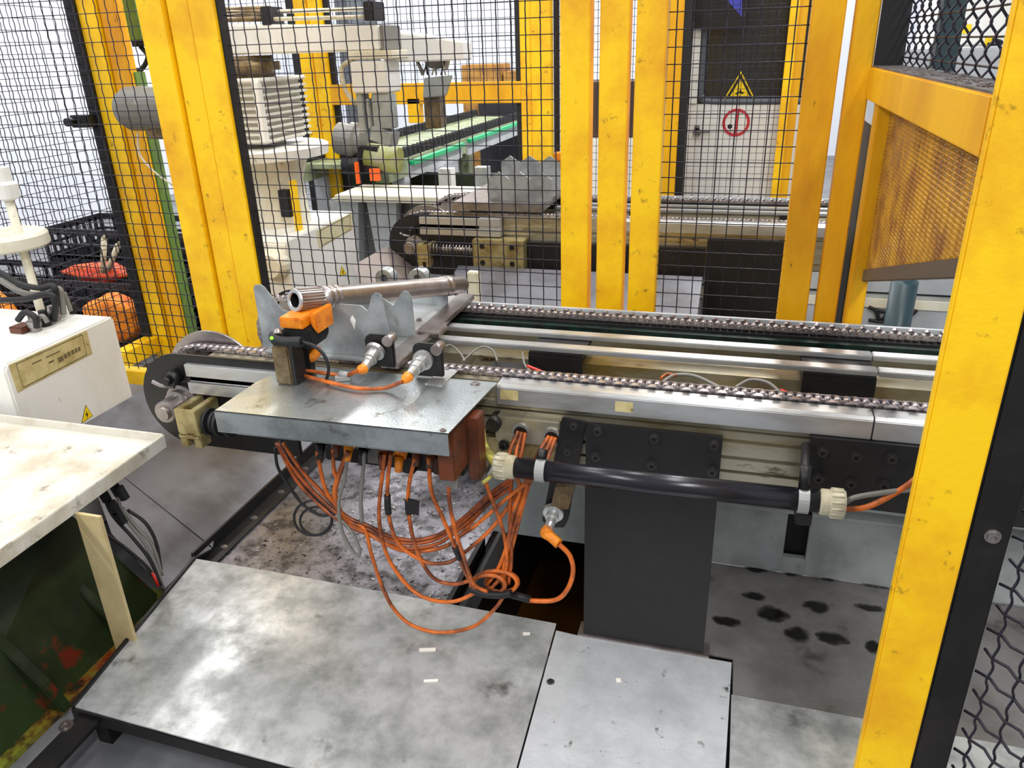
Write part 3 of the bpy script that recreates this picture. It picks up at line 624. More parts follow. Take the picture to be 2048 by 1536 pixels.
# ------------------------------------------------------------------ the hanging cables
def cable(pts, r=.0051, m_=None, label='', name='sensor_cable', cat='cable', group=None, sleeve=None):
    P = [AY(*p) for p in pts]; t = thing(name, label, cat, P[0], group); Q = smooth(P, 8)
    m = MB(); m.tube(Q, r, 8); m.build('cable_run', m_ or ORG, t)
    if sleeve:
        i = int(sleeve * (len(Q) - 4)); m = MB(); m.tube(Q[i:i + 5], r * 1.7, 8); m.build('marker_sleeve', BLKR, t)
Y0 = 1.47
G = 'orange cables dangling under the galvanised cover'
cable([(690, 1040, 1.52), (728, 1057, 1.5), (743, 1110, 1.5), (763, 1170, 1.5), (787, 1217, 1.5), (823, 1250, 1.5), (880, 1265, 1.5), (947, 1253, 1.5), (990, 1217, 1.5), (1008, 1190, 1.51)], m_=ORG, label='orange cable hanging lowest, in the widest loop over the deck plate')
cable([(770, 908, Y0), (764, 955, Y0), (758, 1020, 1.48), (763, 1073, 1.48), (780, 1123, 1.48), (817, 1173, 1.48), (857, 1198, 1.48), (907, 1203, 1.49), (953, 1185, 1.5)], label='orange cable of the second lowest loop, starting under the cover middle')
cable([(782, 908, Y0), (776, 955, Y0), (777, 1027, 1.47), (797, 1087, 1.47), (847, 1122, 1.48), (880, 1127, 1.49), (913, 1117, 1.5), (980, 1060, 1.53), (1023, 1003, 1.56), (1043, 965, 1.58)], sleeve=.18, label='orange cable looping up from the cover middle to the black tube, one dark sleeve')
cable([(830, 915, Y0), (818, 970, Y0), (817, 1020, Y0), (827, 1080, Y0), (847, 1130, 1.48), (873, 1160, 1.49), (910, 1168, 1.5), (937, 1162, 1.5)], sleeve=.25, label='orange cable with a square dark tag hanging between cover and coil')
p = AY(826, 1013, 1.455); m = MB(); m.box(p.x - .014, p.x + .016, 1.452, 1.456, p.z - .02, p.z + .02, Matrix.Rotation(.12, 3, 'Y')); tag(m.build('cable_tag', BLK), 'dark square tag on an orange cable left of the coil', 'tag')
cable([(857, 915, Y0), (863, 983, Y0), (887, 1040, Y0), (913, 1100, 1.48), (930, 1143, 1.49), (953, 1180, 1.5), (985, 1188, 1.5), (1010, 1186, 1.51)], sleeve=.45, label='orange cable crossing the bundle diagonally into the coil')
cable([(927, 903, 1.46), (903, 940, 1.46), (898, 993, 1.46), (910, 1060, 1.46), (927, 1113, 1.47), (947, 1167, 1.49), (975, 1184, 1.5)], label='orange cable bending out of the orange-brown block, with a grey tag')
p = AY(905, 960, 1.45); m = MB(); m.box(p.x - .012, p.x + .014, 1.447, 1.452, p.z - .02, p.z + .02, Matrix.Rotation(.15, 3, 'Y')); tag(m.build('cable_tag', GREYC), 'grey square tag on the cable below the orange-brown block', 'tag')
for i, (dx, dy) in enumerate(((0, 0), (8, -7), (-4, 10))):
    cable([(557 + dx, 885, 1.5), (597 + dx, 950 + dy, 1.5), (647 + dx, 1003 + dy, 1.5), (693, 1040 + dy, 1.5), (740, 1060 + dy, 1.51), (780, 1080 + dy, 1.52), (830, 1087 + dy, 1.52), (880, 1075 + dy, 1.53), (930, 1040 + dy, 1.54), (980, 995 + dy, 1.55), (1022, 965 + dy, 1.56)],
          m_=ORGD, label='oily orange cable, %s of three in the sagging bundle from the cover left end' % ('middle', 'upper', 'lower')[i], group='sagging cable bundle')
cable([(634, 903, Y0), (650, 977, 1.48), (672, 1010, 1.49), (695, 1038, 1.5), (745, 1072, 1.51), (800, 1100, 1.51), (850, 1102, 1.52), (905, 1085, 1.53), (955, 1030, 1.55), (1000, 975, 1.56)], m_=ORG, label='orange cable from the dark gap under the cover into the sagging bundle')
cable([(697, 902, Y0), (677, 953, 1.48), (670, 993, 1.49), (690, 1040, 1.5), (720, 1055, 1.51)], m_=ORG, r=.007, label='short orange cable curving down under the cover middle left')
cable([(666, 898, Y0), (668, 940, 1.48), (676, 960, 1.48)], label='orange cable stub just left of the short curved cable')
for pts, lab in (([(1036, 862, 1.612), (1018, 915, 1.57), (1040, 975, 1.55), (1027, 1020, 1.54), (1013, 1093, 1.53), (993, 1143, 1.52), (972, 1172, 1.52)], 'leftmost orange cable from the left hole of the block'),
                 ([(1043, 864, 1.612), (1032, 915, 1.57), (1053, 970, 1.55), (1030, 1047, 1.54), (1013, 1107, 1.53), (1003, 1150, 1.52), (982, 1178, 1.51)], 'middle orange cable from the left hole of the block'),
                 ([(1050, 866, 1.612), (1040, 915, 1.57), (1023, 960, 1.56), (1020, 1060, 1.54), (1023, 1113, 1.53), (1017, 1168, 1.52)], 'rightmost, darkest cable from the left hole of the block'),
                 ([(1098, 872, 1.612), (1078, 905, 1.58), (1056, 960, 1.56), (1040, 1010, 1.55), (1022, 1070, 1.54), (1010, 1120, 1.53), (1000, 1165, 1.52)], 'left orange cable from the right hole of the block'),
                 ([(1105, 874, 1.612), (1090, 905, 1.58), (1062, 960, 1.56), (1046, 1010, 1.55), (1028, 1080, 1.54), (1016, 1130, 1.53), (1006, 1172, 1.52)], 'middle orange cable from the right hole of the block'),
                 ([(1111, 876, 1.612), (1100, 905, 1.58), (1082, 940, 1.56), (1010, 1000, 1.54), (950, 1052, 1.53), (915, 1075, 1.52)], 'right orange cable from the right hole of the block'),
                 ([(970, 960, 1.53), (978, 985, 1.53), (997, 1033, 1.53), (1010, 1080, 1.53), (1013, 1127, 1.52), (1005, 1165, 1.52)], 'orange cable falling straight from the left end nut into the coil')):
    cable(pts, m_=ORGD if 'darkest' in lab else ORG, label=lab)
co = thing('cable_coil', 'orange cable coil lying tied together above the deck plate edge', 'cable', AY(990, 1170, 1.51))
for (cx, cy, rx, ry, yv) in ((990, 1166, 44, 24, 1.515), (976, 1170, 34, 20, 1.505), (1004, 1164, 32, 20, 1.525)):
    MB().tube([AY(cx + rx * math.cos(a), cy + ry * math.sin(a), yv) for a in [2 * PI * i / 28 for i in range(28)]], .0056, 8, True).build('coil_loop', ORG, co)
MB().tube(smooth([AY(940, 1176, 1.5), AY(965, 1187, 1.5), AY(1000, 1190, 1.5), AY(1022, 1186, 1.5)], 5), .010, 8).build('coil_sleeve', BLKR, co)
bl = thing('black_cable', 'thin black cable loops hanging below the left end of the cover', 'cable', AY(600, 980, 1.5))
MB().tube(smooth([AY(x, y, 1.5) for x, y in ((550, 895), (556, 935), (580, 975), (605, 1008), (640, 1030), (668, 1028))], 8), .0042, 7).build('cable_run', BLKR, bl)
MB().tube(smooth([AY(x, y, 1.5) for x, y in ((560, 880), (590, 940), (618, 980), (650, 1010), (672, 1030))], 8), .0042, 7).build('cable_run', BLKR, bl)
for (cx, cy, rx, ry) in ((626, 1036, 38, 35), (632, 1042, 32, 28)):
    MB().tube([AY(cx + rx * math.cos(a), cy + ry * math.sin(a), 1.5) for a in [2 * PI * i / 26 for i in range(26)]], .0036, 6, True).build('cable_loop', BLKR, bl)
cable([(694, 905, 1.47), (690, 955, 1.47), (678, 1000, 1.47), (682, 1055, 1.47), (700, 1095, 1.47), (716, 1112, 1.47), (718, 1095, 1.47), (700, 1060, 1.48), (672, 1030, 1.49)], r=.0045, m_=GREYC, name='grey_cable', label='thin grey cable in a narrow hanging loop left of the orange loops')
cable([(729, 905, 1.47), (722, 990, 1.47), (724, 1045, 1.48)], r=.005, m_=GREYC, name='grey_cable', label='straight grey cable dropping into the sagging bundle')

# clutter between the rails
bw = thing('terminal_box', 'grey dusty terminal box with thin wires left between the rails', 'box', (-.75, 1.82, .75))
p = AZ(1020, 730, .83); MB().box(p.x - .06, p.x + .05, 1.765, 1.84, .76, .825).build('box_body', BLK, bw, .004)
for pts in ([(880, 700), (900, 690), (920, 706), (930, 722)], [(925, 722), (960, 695), (985, 700), (995, 722)], [(1045, 705), (1050, 730), (1065, 745)]):
    MB().tube(smooth([AZ(x, y, .84) for x, y in pts], 6), .003, 6).build('wire', GREYC, bw)
p = AZ(1290, 742, .82); tb2 = thing('terminal_clip', 'blue and grey terminal clip between rail and front chain', 'clip', (p.x, 1.8, .75))
MB().box(p.x - .04, p.x + .035, 1.775, 1.83, .75, .79).build('clip_base', BASEW, tb2, .002); MB().box(p.x - .042, p.x + .037, 1.772, 1.832, .79, .81).build('clip_top', BLUEB, tb2, .002)
for pts, m_, lab in (([(1322, 756), (1335, 748), (1352, 752)], ORG, 'short orange wire beside the blue terminal clip'), ([(1325, 764), (1350, 750), (1390, 752), (1440, 775)], GREYC, 'first grey wire arc behind the front chain, beside the blue clip'),
                     ([(1470, 775), (1500, 760), (1535, 765), (1560, 784)], GREYC, 'second grey wire arc behind the front chain, near the red tip'), ([(1055, 732), (1080, 742), (1095, 750)], RED, 'short red wire by the dusty terminal box'), ([(1562, 780), (1575, 786)], RED, 'red wire tip at the end of the second grey arc')):
    m = MB(); m.tube(smooth([AZ(x, y, .845) for x, y in pts], 6), .0042, 6); tag(m.build('signal_wire', m_), lab, 'wire')

# ------------------------------------------------------------------ front guard fence (plane y = 2.38)
FY = 2.38
def post(t, x0, x1, y0=FY, dep=.06, z0=0.0, z1=2.3, m=YEL, name='post', bev=.003):
    mb = MB(); mb.box(x0, x1, y0, y0 + dep, z0, z1); return mb.build(name, m, t, bev)
f1 = thing('mesh_fence', 'left mesh fence panel with yellow post, behind the white label box', 'fence', (-2.6, FY, 0))
post(f1, -1.970, -1.868); wire_mesh('wire_mesh', f1, (-3.4, FY + .03, .42), (1, 0, 0), (0, 1, 0), 1.43, 1.75)
post(f1, -3.5, -3.4)
mb = MB(); mb.box(-3.4, -1.97, FY, FY + .05, .36, .42); mb.build('bottom_rail', YEL, f1, .002)
f2 = thing('mesh_fence', 'centre mesh fence panel in front of the white robot, between yellow posts', 'fence', (-1.1, FY, 0))
post(f2, -1.770, -1.672); post(f2, -.537, -.448); wire_mesh('wire_mesh', f2, (-1.66, FY + .03, .62), (1, 0, 0), (0, 1, 0), 1.12, 1.6)
mb = MB(); mb.box(-1.672, -1.664, FY + .01, FY + .05, .6, 2.3); mb.build('edge_strip', BLK, f2)
mb = MB(); mb.box(-1.672, -.537, FY, FY + .05, .56, .62); mb.build('bottom_rail', YEL, f2, .002)
f3 = thing('mesh_fence', 'right mesh fence panel in front of the warning sign cabinet, between yellow posts', 'fence', (0, FY, 0))
post(f3, -.318, -.232); post(f3, .142, .226, m=YELD); wire_mesh('wire_mesh', f3, (-.232, FY + .03, .62), (1, 0, 0), (0, 1, 0), .374, 1.6)
mb = MB(); mb.box(-.232, .142, FY, FY + .05, .56, .62); mb.build('bottom_rail', YEL, f3, .002)
p_ = MB(); p_.box(-1.862, -1.777, FY + .014, FY + .06, 0, 2.3); tag(p_.build('fence_post', YEL, None, .003), 'recessed middle yellow post of the scuffed triple post left of the robot', 'post')
p_ = MB(); p_.box(-.421, -.337, FY, FY + .06, 0, 2.3); tag(p_.build('fence_post', YEL, None, .003), 'narrow yellow post standing between the two centre gaps, middle of three', 'post')

# right side fence (plane x = 0.30), near post, grille
rf = thing('side_guard', 'right yellow side guard with upper mesh, wide cross beam and lower grille', 'fence', (.34, 1.7, 0))
post(rf, .248, .305, FY - .03, .06, m=YELD)
post(rf, .300, .389, 1.16, .022, m=YEL, name='near_post')
mb = MB(); mb.box(.30, .385, 1.183, 2.35, 1.447, 1.526); mb.build('cross_beam', YELD, rf, .003)
mb = MB(); mb.box(.304, .383, 1.185, 2.35, 1.526, 1.530); mb.build('dust_layer', mat('grey_dust', (110, 106, 108), .5, .3, (70, 66, 66), 20), rf)
rnd = random.Random(5); mb = MB()
for i in range(160):
    x, y, s = rnd.uniform(.31, .38), rnd.uniform(1.25, 2.1), rnd.uniform(.001, .003)
    mb.box(x - s, x + s, y - s * 2, y + s * 2, 1.530, 1.532, Matrix.Rotation(rnd.uniform(0, PI), 3, 'Z'))
mb.build('metal_swarf', STEEL, rf, kind='stuff')
wire_mesh('wire_mesh', rf, (.372, 1.24, 1.526), (0, 1, 0), (1, 0, 0), 1.1, .62, av=.0062, ah=.001, r=.0023, sub=8)
mb = MB(); mb.box(.306, .375, 2.335, 2.352, 1.53, 2.3); mb.build('edge_strip', BLKR, rf)
for k in range(24):
    pass
st_ = MB(); st_.box(.3225, .365, 2.27, 2.345, .3, 1.440); st_.build('lower_stile', YELD, rf, .003)
mb = MB(); mb.box(.325, .36, 2.347, 2.62, .3, 1.38); mb.build('stile_gap', BLK, rf)
mb = MB(); mb.box(.318, .368, 2.255, 2.345, 1.440, 1.4465); mb.build('stile_cap', BLK, rf)
g0 = AX(1745, 538, .356); g1 = AX(1925, 516, .356); ybot = lambda y: g1.z + (g0.z - g1.z) * (y - g1.y) / (g0.y - g1.y)
mb = MB(); z = 1.445
while z > 1.0:
    ya = 1.20; yb = 2.27
    # clip against sloping bottom edge
    if z < ybot(yb): break
    yc = ya if z >= ybot(ya) else g1.y + (z - g1.z) * (g0.y - g1.y) / (g0.z - g1.z)
    if yb - yc > .02: mb.tube([(.356, yc, z), (.356, yb, z)], .0034, 4)
    z -= .0095
y = 1.205; k = 0
while y < 2.27:
    zb = ybot(y); q = max(2, int((1.447 - zb) / .0048)); mb.tube([(.356 + .0022 * (1 if (i + k) % 2 else -1), y, zb + (1.447 - zb) * i / q) for i in range(q + 1)], .0024, 3); y += .0095; k += 1
mb.build('grille', YELM, rf, kind='stuff')
mb = MB(); a, b = Vector((.348, 2.27, ybot(2.27))), Vector((.348, 1.19, ybot(1.19)))
mb.prism([a, b, b - Vector((0, 0, .034)), a - Vector((0, 0, .034))], (.02, 0, 0)); mb.build('grille_edge', mat('brown_steel_edge', (92, 82, 74), .5, .2), rf, .002)
gt = thing('mesh_gate', 'black framed wire gate opening toward the viewer at bottom right', 'gate', (.42, 1.15, 0))
gd = Vector((.545, -.84, 0)).normalized(); gn = Vector((gd.y, -gd.x, 0))
mb = MB(); mb.box(.391, .448, 1.165, 1.225, .02, 2.2); mb.build('gate_stile', BLK, gt, .003)
wire_mesh('wire_mesh', gt, Vector((.452, 1.165, .10)), gd, gn, .8, 1.9, av=.004, ah=.004, r=.0026, sub=6)
bolt(gt, AY(1985, 1072, 1.165), (0, -1, 0), .009, .008, STEEL)

# ------------------------------------------------------------------ left side fence, light curtain columns
lf = thing('side_fence', 'left side mesh fence with black edge and yellow double post near the green column', 'fence', (-3.08, 3, 0))
post(lf, -3.157, -3.055, 3.40, .08); post(lf, -3.045, -2.95, 3.42, .06, m=YELD)
mb = MB(); mb.box(-3.215, -3.157, 3.385, 3.43, .15, 2.3); mb.build('edge_strip', BLKR, lf)
wire_mesh('wire_mesh', lf, (-3.19, 2.50, .16), (0, 1, 0), (1, 0, 0), .9, 1.9, pitch=.05)
mb = MB(); mb.box(-3.2, -3.12, 2.46, 3.40, .06, .15); mb.build('bottom_rail', YEL, lf, .003)
mb = MB(); q = AY(166, 242, 3.36); mb.box(q.x - .05, q.x + .06, 3.33, 3.39, q.z - .03, q.z + .03); mb.cyl((q.x - .03, 3.33, q.z), (q.x - .03, 3.28, q.z), .02); mb.build('gate_latch', BLK, lf, .003)
gcx = thing('light_curtain_column', 'lower green column standing beside the yellow double post', 'column', (-2.9, 3.5, 0))
a = AY(222, 145, 3.45); b = AY(262, 145, 3.45)
mb = MB(); mb.box(a.x, b.x + .02, 3.45, 3.53, 0, a.z); mb.build('column_body', GRN, gcx, .004); mb = MB(); mb.cyl((a.x + .05, 3.49, a.z), (a.x + .05, 3.49, a.z + .05), .02, .008); mb.build('column_tip', GREYC, gcx)
mb = MB(); mb.box(a.x - .05, b.x + .07, 3.42, 3.56, 0, .012); mb.build('column_foot', GRN, gcx)
a = AY(226, 82, 3.6); b = AY(274, 82, 3.6)
gcy = thing('light_curtain_column', 'upper green column ending above the black connector', 'column', (-3.1, 3.6, 1.7))
mb = MB(); mb.box(a.x, b.x + .03, 3.6, 3.7, a.z, 2.6); mb.build('column_body', GRN, gcy, .003)
mb = MB(); mb.cyl((a.x + .12, 3.65, a.z), (a.x + .12, 3.65, a.z - .03), .04, n=14); mb.tube(smooth([(a.x + .12, 3.65, a.z - .03), (a.x + .16, 3.64, a.z - .08), (a.x + .10, 3.64, a.z - .14), (a.x + .04, 3.64, a.z - .13)], 6), .012, 8); mb.build('connector', BLKR, gcy)

# ------------------------------------------------------------------ tray table, green casting, cables below
tb = thing('tray_table', 'dirty cream tray table with raised rims at lower left', 'table', (-2, 1.3, 0))
TZ = .545
MB().box(-2.7, -1.603, .55, 1.672, TZ - .012, TZ).build('table_top', TABLE, tb)
MB().box(-2.7, -1.600, 1.672, 1.682, TZ - .02, TZ + .024).build('back_rim', TABLE, tb, .002)
mb = MB(); mb.quadbox([Vector(v) for v in ((-1.568, .55, TZ - .020), (-1.560, .55, TZ - .020), (-1.596, 1.68, TZ - .020), (-1.604, 1.68, TZ - .020), (-1.568, .55, TZ + .022), (-1.560, .55, TZ + .022), (-1.596, 1.68, TZ + .022), (-1.604, 1.68, TZ + .022))])
mb.build('side_rim', TABLE, tb, .002)
a = AY(150, 1030, 1.30); b = AY(197, 1030, 1.30)
MB().box(a.x, b.x, 1.30, 1.31, 0, TZ - .012).build('leg', TAN, tb, .001)
MB().box(-2.6, -2.55, 1.30, 1.31, 0, TZ - .012).build('leg', TAN, tb, .001)
MB().box(-2.6, -2.55, .62, .63, 0, TZ - .012).build('leg', TAN, tb, .001)
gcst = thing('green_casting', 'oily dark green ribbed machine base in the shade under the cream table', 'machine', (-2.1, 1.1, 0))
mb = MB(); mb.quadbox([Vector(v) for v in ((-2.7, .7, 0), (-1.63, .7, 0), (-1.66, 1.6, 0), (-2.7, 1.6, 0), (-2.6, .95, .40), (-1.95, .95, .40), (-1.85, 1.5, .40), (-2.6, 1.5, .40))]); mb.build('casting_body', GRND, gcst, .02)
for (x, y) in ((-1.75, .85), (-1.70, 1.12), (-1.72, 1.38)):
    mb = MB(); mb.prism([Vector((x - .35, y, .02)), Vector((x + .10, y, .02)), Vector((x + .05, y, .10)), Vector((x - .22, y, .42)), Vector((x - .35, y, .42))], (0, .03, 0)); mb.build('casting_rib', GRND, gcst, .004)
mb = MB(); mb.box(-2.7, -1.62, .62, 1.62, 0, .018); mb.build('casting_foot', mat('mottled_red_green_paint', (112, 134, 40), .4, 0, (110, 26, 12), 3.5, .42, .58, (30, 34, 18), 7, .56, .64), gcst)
for x0, y0, x1, y1 in ((78, 1150, 62, 1330), (150, 1150, 215, 1265)):
    pass
kb = thing('cable_bunch', 'bunch of black cables with plugs hanging under the table corner', 'cables', (-1.6, 1.45, .5))
for i, pts in enumerate(([(205, 985), (225, 1030), (265, 1075), (300, 1120), (322, 1170)], [(232, 985), (250, 1035), (285, 1080), (312, 1130), (326, 1175)], [(245, 1015), (270, 1050), (305, 1090), (324, 1150)], [(255, 1020), (290, 1045), (312, 1085), (322, 1140)], [(215, 1070), (250, 1095), (290, 1130), (318, 1165)])):
    mb = MB(); mb.tube(smooth([AY(x, y, 1.50 + .01 * i) for x, y in pts], 6), .005, 7); mb.build('cable', (BLKR, GREYC, GREYC, BLKR, BLKR)[i], kb)
for (x, y) in ((208, 990), (232, 978), (244, 986), (228, 1015), (240, 1035)):
    q = AY(x, y, 1.49); mb = MB(); mb.box(q.x - .010, q.x + .010, 1.48, 1.50, q.z - .022, q.z + .022, Matrix.Rotation(-.35, 3, 'Y')); mb.build('cable_plug', BLKR, kb, .002)
mb = MB(); mb.tube([AY(308, 1145, 1.5), AY(318, 1170, 1.5)], .008, 7); mb.build('red_cable', RED, kb)

# ------------------------------------------------------------------ robot bases (left one close, second one behind the mesh)
def tri_sign(parent, X, pts, sym=True):
    P = [AX(x, y, X) for x, y in pts]; P = [Vector((X + .0012, p.y, p.z)) for p in P]; c = (P[0] + P[1] + P[2]) / 3
    MB().prism([Vector((X + .0002, p.y, p.z)) for p in [c + (p - c) * 1.12 for p in P]], (.001, 0, 0)).build('sign_border', SIGNB, parent)
    MB().prism(P, (.0008, 0, 0)).build('sign_face', SIGNY, parent)
    h = (P[1] - P[0]).length
    z = lambda a, b: Vector((X + .0022, c.y + a * h, c.z + b * h))
    MB().prism([z(.06, .30), z(-.14, -.02), z(.0, -.02), z(-.08, -.28), z(.14, .06), z(.01, .06)], (.0006, 0, 0)).build('bolt_symbol', SIGNB, parent)
XB = -2.2
rb = thing('robot_base', 'white robot base box at left with stained label and electric warning triangle', 'machine', (-2.5, 2, .4))
mb = MB(); sec = [(1.722, .0), (1.722, .700), (1.735, .722), (2.19, .730), (2.205, .722), (2.205, .0)]
mb.prism([Vector((XB, y, z)) for y, z in sec], (-.75, 0, 0)); mb.build('base_body', WHITE, rb, .006)
L = [AX(x, y, XB) for x, y in ((31, 728), (163, 669), (173, 709), (46, 775))]
L = [Vector((XB, p.y, p.z)) for p in L]
c = sum(L, Vector()) / 4; L2 = [c + (p - c) * 1.18 for p in L]
lpl = MB().prism(L2, (.0015, 0, 0)).build('label_plate', LABELM, rb, label='stained label plate')
lm = MB(); L3 = [p + Vector((.0022, 0, 0)) for p in L]; lm.tube(L3, .0011, 4, True); lm.build('label_frame', LINE, lpl)
lt = MB()
def on(u_, v_): return L[0].lerp(L[1], u_).lerp(L[3].lerp(L[2], u_), v_) + Vector((.0020, 0, 0))
for (u0_, u1_, v0_, h_) in ((.56, .64, .52, .22), (.655, .70, .5, .2), (.715, .76, .48, .2), (.775, .82, .48, .2), (.835, .87, .48, .2), (.885, .92, .48, .2), (.2, .34, .25, .05), (.40, .62, .25, .05), (.42, .5, .5, .08)):
    lt.prism([on(u0_, v0_), on(u1_, v0_), on(u1_, v0_ + h_), on(u0_, v0_ + h_)], (.0004, 0, 0))
lt.build('faded_print', INK, lpl)
tri_sign(rb, XB, ((164, 845), (184, 831), (171, 812)))
for i, (x, y) in enumerate(((72, 660), (92, 650), (110, 640), (128, 632), (140, 626))):
    q = AZ(x, y, .73); mb = MB(); mb.lathe((q.x, q.y, .725), (0, 0, 1), [(0, .02), (.018, .02), (.02, .024), (.04, .024), (.042, .016), (.06, .014)], 12); mb.build('connector', (STEEL, BLKR, STEEL, WHITE, BLKR)[i], rb)
mb = MB(); q = AZ(45, 655, .74); mb.box(q.x - .03, q.x + .03, q.y - .03, q.y + .03, .725, .75); mb.build('orange_plug', ORGB, rb, .003)
for i, (pts, Yc) in enumerate(((((0, 545), (40, 568), (80, 576), (105, 572), (112, 590), (110, 635)), 2.1), (((0, 560), (45, 585), (90, 588), (118, 578), (124, 600), (127, 628)), 2.12), (((0, 600), (50, 598), (95, 588), (110, 600), (108, 640)), 2.08), (((36, 640), (50, 625), (70, 635), (74, 655)), 1.98), (((70, 640), (85, 632), (95, 645)), 2.0), (((128, 585), (136, 605), (142, 622)), 2.15))):
    mb = MB(); mb.tube(smooth([AY(x, y, Yc) for x, y in pts], 6), .011 if i < 4 else .008, 8); mb.build('hose', (BLKR, GREYC, BLKR, BLKR, GREYC, GREYC)[i], rb)
ps = thing('pole_stand', 'cream pole stand with thick round plate at the left picture edge', 'stand', (-2.62, 2.28, 0))
mb = MB(); mb.cyl((-2.625, 2.28, .0), (-2.625, 2.28, 1.16), .016, n=14); mb.build('pole', CREAM, ps)
mb = MB(); mb.lathe((-2.70, 2.28, .945), (0, 0, 1), [(0, .06), (.005, .145), (.012, .15), (.05, .15), (.06, .14), (.062, .02)], 32); mb.build('round_plate', CREAM, ps)
mb = MB(); mb.lathe((-2.625, 2.28, 1.13), (0, 0, 1), [(0, .02), (.01, .04), (.06, .045), (.07, .03), (.12, .03)], 20); mb.build('pole_head', WHITE, ps)
mb = MB(); mb.cyl((-2.625, 2.28, 0), (-2.625, 2.28, .012), .12, n=24); mb.build('pole_foot', CREAM, ps)

# second robot with base, column, finned housing and arm
ro = thing('scara_robot', 'white scara robot with finned housing behind the centre mesh panel', 'robot', (-2.05, 3.2, 0))
RX, RY = -2.175, 3.22; XB2 = -1.86
mb = MB(); mb.prism([Vector((XB2, y, z)) for y, z in ((2.88, .10), (2.88, .852), (2.89, .866), (3.51, .870), (3.52, .86), (3.52, .10))], (-.48, 0, 0)); mb.build('base_body', WHITE, ro, .006)
L = [Vector((XB2, AX(x, y, XB2).y, AX(x, y, XB2).z)) for x, y in ((632, 462), (703, 425), (706, 458), (638, 497))]
MB().prism(L, (.0016, 0, 0)).build('label_plate', mat('aged_cream_label', (214, 208, 172), .5, 0, (196, 186, 140), 10), ro)
lm = MB(); c = sum(L, Vector()) / 4; lm.tube([c + (p - c) * .85 + Vector((.002, 0, 0)) for p in L], .0014, 4, True); lm.build('label_frame', INK, ro)
tri_sign(ro, XB2, ((680, 552), (692, 547), (683, 533)))
mb = MB(); q = AY(545, 545, 2.84); mb.lathe((q.x, 2.88, q.z + .03), (0, -1, 0), [(0, .07), (.03, .07), (.06, .05)], 18); mb.build('cable_gland', CREAM, ro)
mb = MB(); mb.lathe((RX + .09, RY, .865), (0, 0, 1), [(0, .14), (.05, .135), (.20, .125), (.30, .16), (.31, .17)], 28); mb.build('column', CREAM, ro)
q = AY(568, 408, 3.06); mb = MB(); mb.box(q.x - .025, q.x + .025, 3.06, 3.10, q.z - .06, q.z + .06); mb.build('switch_block', BLKR, ro, .003)
mb = MB(); mb.box(q.x + .04, q.x + .055, 3.06, 3.10, q.z - .12, q.z + .10); mb.build('yellow_strip', YEL, ro)
mb = MB(); mb.lathe((RX, RY, 1.172), (0, 0, 1), [(0, .27), (.005, .335), (.045, .34), (.05, .33), (.05, .05)], 36); mb.build('round_plate', WHITE, ro)
mb = MB(); mb.cyl((RX, RY, 1.22), (RX, RY, 1.25), .15, n=24); mb.build('housing_neck', GREYC, ro)
Rz = Matrix.Rotation(math.radians(2), 3, 'Z')
mb = MB(); mb.box(RX - .175, RX + .175, RY - .175, RY + .175, 1.245, 1.50, Rz); mb.build('housing_core', FINM, ro)
me_fin = None
for k in range(9):
    z = 1.255 + k * .0265
    if me_fin is None:
        mb = MB(); mb.box(-.2, .2, -.2, .2, 0, .010, Rz); o = mb.build('cooling_fin', FINM, ro); me_fin = o.data
    else: o = link('cooling_fin', me_fin, ro)
    o.location = Vector((RX, RY, z)) - ro.location
mb = MB(); mb.box(RX + .176, RX + .207, RY - .207, RY - .176, 1.255, 1.50, None); mb.build('housing_corner', WHITE, ro, .004)
mb = MB(); mb.box(RX - .203, RX + .203, RY - .203, RY + .203, 1.494, 1.512, Rz); mb.build('housing_top', WHITE, ro, .006)
mb = MB(); mb.cyl((RX + .04, RY, 1.512), (RX + .04, RY, 1.60), .11, n=24); mb.cyl((RX + .04, RY, 1.54), (RX + .04, RY, 1.575), .14, n=10); mb.build('arm_joint', RUST, ro)
mb = MB(); mb.quadbox([Vector(v) for v in ((-2.235, 3.12, 1.603), (-1.455, 3.14, 1.603), (-1.455, 3.32, 1.603), (-2.235, 3.36, 1.603), (-2.235, 3.12, 1.728), (-1.455, 3.14, 1.700), (-1.455, 3.32, 1.700), (-2.235, 3.36, 1.728))]); mb.build('upper_arm', WHITE, ro, .008)
mb = MB(); mb.box(-1.455, -1.44, 3.14, 3.32, 1.605, 1.698); mb.build('arm_end_plate', GREYC, ro, .003)
for z, y in ((1.742, 3.16), (1.772, 3.20)):
    mb = MB(); mb.cyl((-2.25, y, z), (-1.47, y, z - .012), .008, n=8); mb.build('arm_tube', PVC, ro)
mb = MB()
for k in range(4): mb.cyl((-2.30, 3.15 + k * .02, 1.745 + k * .014), (-1.98, 3.15 + k * .02, 1.74 + k * .014), .010, n=8)
mb.build('hose_bundle', RUST, ro)
for x in (-1.96, -1.49): mb = MB(); mb.box(x - .022, x + .022, 3.13, 3.24, 1.715, 1.785); mb.build('tube_holder', BLKR, ro, .003)
q = AY(288, 212, 3.25); mb = MB(); mb.lathe((RX - .17, 3.22, 1.385), (-1, 0, 0), [(0, .085), (.25, .085), (.26, .095), (.34, .095), (.36, .10), (.46, .10), (.50, .08), (.505, .03)], 24); mb.build('side_motor', GREYC, ro)
mb = MB(); mb.box(RX - .55, RX - .30, 3.19, 3.27, 1.25, 1.30); mb.build('motor_plug', RUST, ro, .004)
mb = MB(); mb.tube(smooth([AY(275, 265, 3.2), AY(280, 310, 3.2), AY(310, 345, 3.2), AY(345, 370, 3.2)], 6), .005, 6); mb.build('motor_cable', CREAM, ro)
